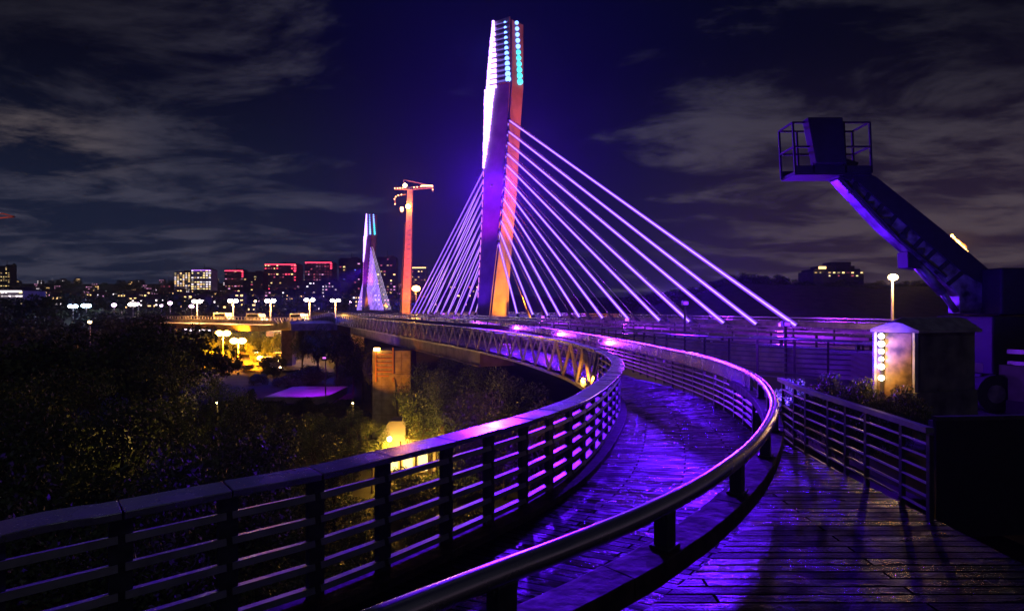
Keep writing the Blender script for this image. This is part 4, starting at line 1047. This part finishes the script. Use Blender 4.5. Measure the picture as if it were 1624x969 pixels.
# small orange lamp under the lattice railing
p = P(925, 603, 20.5)
o = MB().ball((p.x, p.y, p.z), .09).build('underwalk_lamp', G['lamp_o']); tag(o, 'tiny orange lamp under the nearest bay of the lattice railing', 'lamp')
lamp('underwalk_light', 'SPOT', (2.62, 18.3, .1), 1900, (1, .3, .02), None, (-.6, 28, .35), .12, 44)
lamp('underwalk_light', 'SPOT', (2.2, 16.2, -2.2), 1500, (1, .3, .03), None, (.8, 25, .4), .12, 60)

# ---------------------------------------------------------------- night haze
hm_ = bpy.data.materials.new('night_haze'); nn, ll = nt(hm_); nn.remove(nn['Principled BSDF'])
pv = nn.new('ShaderNodeVolumePrincipled'); pv.inputs['Density'].default_value = .0002; pv.inputs['Color'].default_value = (.8, .8, .85, 1); pv.inputs['Anisotropy'].default_value = .8
ll.new(pv.outputs[0], nn['Material Output'].inputs['Volume'])
tag(MB().box((0, 560, 62), (2400, 1480, 180)).build('haze', hm_), None, None, None, 'stuff')

# ---------------------------------------------------------------- sky, moonlight, camera
w = bpy.data.worlds.new('World'); SC.world = w; w.use_nodes = True
n, l = w.node_tree.nodes, w.node_tree.links
bg = n['Background']
def math_(op, a, b=None, c=None):
    m = n.new('ShaderNodeMath'); m.operation = op
    for i, v in enumerate((a, b, c)):
        if v is None: continue
        if isinstance(v, (int, float)): m.inputs[i].default_value = v
        else: l.new(v, m.inputs[i])
    return m.outputs[0]
def mr_(v, a, b, c=0., d=1., smooth=True):
    m = n.new('ShaderNodeMapRange'); m.interpolation_type = 'SMOOTHSTEP' if smooth else 'LINEAR'
    l.new(v, m.inputs[0])
    for i, x in enumerate((a, b, c, d)): m.inputs[i+1].default_value = x
    return m.outputs[0]
def mix_(f, a, b, mode='MIX'):
    m = n.new('ShaderNodeMix'); m.data_type = 'RGBA'; m.blend_type = mode
    for i, v in ((0, f), (6, a), (7, b)):
        if isinstance(v, (int, float)): m.inputs[i].default_value = v
        elif isinstance(v, tuple): m.inputs[i].default_value = (*v, 1)
        else: l.new(v, m.inputs[i])
    return m.outputs[2]
tc = n.new('ShaderNodeTexCoord'); sp = n.new('ShaderNodeSeparateXYZ'); l.new(tc.outputs['Generated'], sp.inputs[0])
X, Y, Z = sp.outputs
el = math_('MAXIMUM', Z, 0.)
az = math_('ARCTAN2', X, Y)
den = math_('ADD', el, .13)
cv = n.new('ShaderNodeCombineXYZ'); l.new(math_('DIVIDE', X, den), cv.inputs[0]); l.new(math_('MULTIPLY', math_('DIVIDE', Y, den), 1.5), cv.inputs[1])
n1 = n.new('ShaderNodeTexNoise'); n1.inputs['Scale'].default_value = 1.5; n1.inputs['Detail'].default_value = 9; n1.inputs['Roughness'].default_value = .64; n1.inputs['Distortion'].default_value = .35
mp = n.new('ShaderNodeMapping'); mp.inputs['Location'].default_value = (3.3, 1.7, 0); mp.inputs['Rotation'].default_value = (0, 0, .5); l.new(cv.outputs[0], mp.inputs['Vector']); l.new(mp.outputs[0], n1.inputs['Vector'])
n2 = n.new('ShaderNodeTexNoise'); n2.inputs['Scale'].default_value = .45; n2.inputs['Detail'].default_value = 3; l.new(mp.outputs[0], n2.inputs['Vector'])
# clear blue gap behind the pylon, cloud to both sides
gap = math_('SUBTRACT', 1., mr_(math_('ABSOLUTE', math_('SUBTRACT', az, -.02)), .06, .42))
cov = math_('SUBTRACT', math_('ADD', n1.outputs['Fac'], math_('MULTIPLY', math_('SUBTRACT', n2.outputs['Fac'], .5), .5)), math_('MULTIPLY', gap, .16))
patch = math_('MULTIPLY', math_('SUBTRACT', 1., mr_(math_('ABSOLUTE', math_('ADD', az, .74)), .02, .2)), math_('SUBTRACT', 1., mr_(math_('ABSOLUTE', math_('SUBTRACT', el, .225)), .01, .06)))
cloud = mr_(cov, .42, .66)
low = mr_(el, .0, .42)
side = mr_(az, -.1, .5)
clear = mix_(low, mix_(side, (.011, .017, .042), (.026, .016, .038)), (.0012, .0018, .01))
clear = mix_(math_('MULTIPLY', gap, .75), clear, (.001, .0012, .026))  # extra blue near the pylon imitates lamp glow in the haze
ccol = mix_(low, mix_(side, (.05, .052, .085), (.085, .062, .078)), (.042, .04, .06))
ccol = mix_(math_('MULTIPLY', patch, .9), ccol, (.15, .12, .125))
sky = mix_(cloud, clear, ccol)
ns = n.new('ShaderNodeTexSky'); ns.sky_type = 'NISHITA'; ns.sun_disc = False; ns.sun_elevation = R(-4); ns.sun_rotation = R(250)
edge = math_('MULTIPLY', mr_(math_('ABSOLUTE', az), .25, .75), mr_(el, .12, .45))  # lens vignetting put into the sky colour towards its upper corners
sky = mix_(math_('MULTIPLY', edge, .8), sky, (.002, .002, .005))
sky = mix_(1., sky, mix_(1., ns.outputs[0], (.004, .004, .004), 'MULTIPLY'), 'ADD')
l.new(sky, bg.inputs['Color']); bg.inputs['Strength'].default_value = 1.

sd = bpy.data.lights.new('moon', 'SUN'); sd.energy = .045; sd.color = (.7, .75, 1); sd.angle = R(.5)
so = bpy.data.objects.new('moon', sd); COL.objects.link(so); so.rotation_euler = (R(50), 0, R(40))

cam = bpy.data.cameras.new('camera'); co = bpy.data.objects.new('camera', cam); COL.objects.link(co)
co.location = (0, 0, H); co.rotation_euler = (R(90), 0, 0)
cam.sensor_width = 36; cam.lens = F*36/1624; cam.shift_y = (HY-484.5)/1624; cam.clip_start = .05; cam.clip_end = 5000
SC.camera = co
SC.view_settings.view_transform = 'Standard'; SC.view_settings.look = 'None'; SC.view_settings.exposure = 0; SC.view_settings.gamma = 1
SC.cycles.use_denoising = True
try: SC.cycles.denoiser = 'OPENIMAGEDENOISE'
except Exception: pass
SC.cycles.max_bounces = 6; SC.cycles.diffuse_bounces = 2; SC.cycles.glossy_bounces = 3; SC.cycles.sample_clamp_indirect = 4; SC.cycles.caustics_reflective = False
SC.cycles.use_light_tree = True
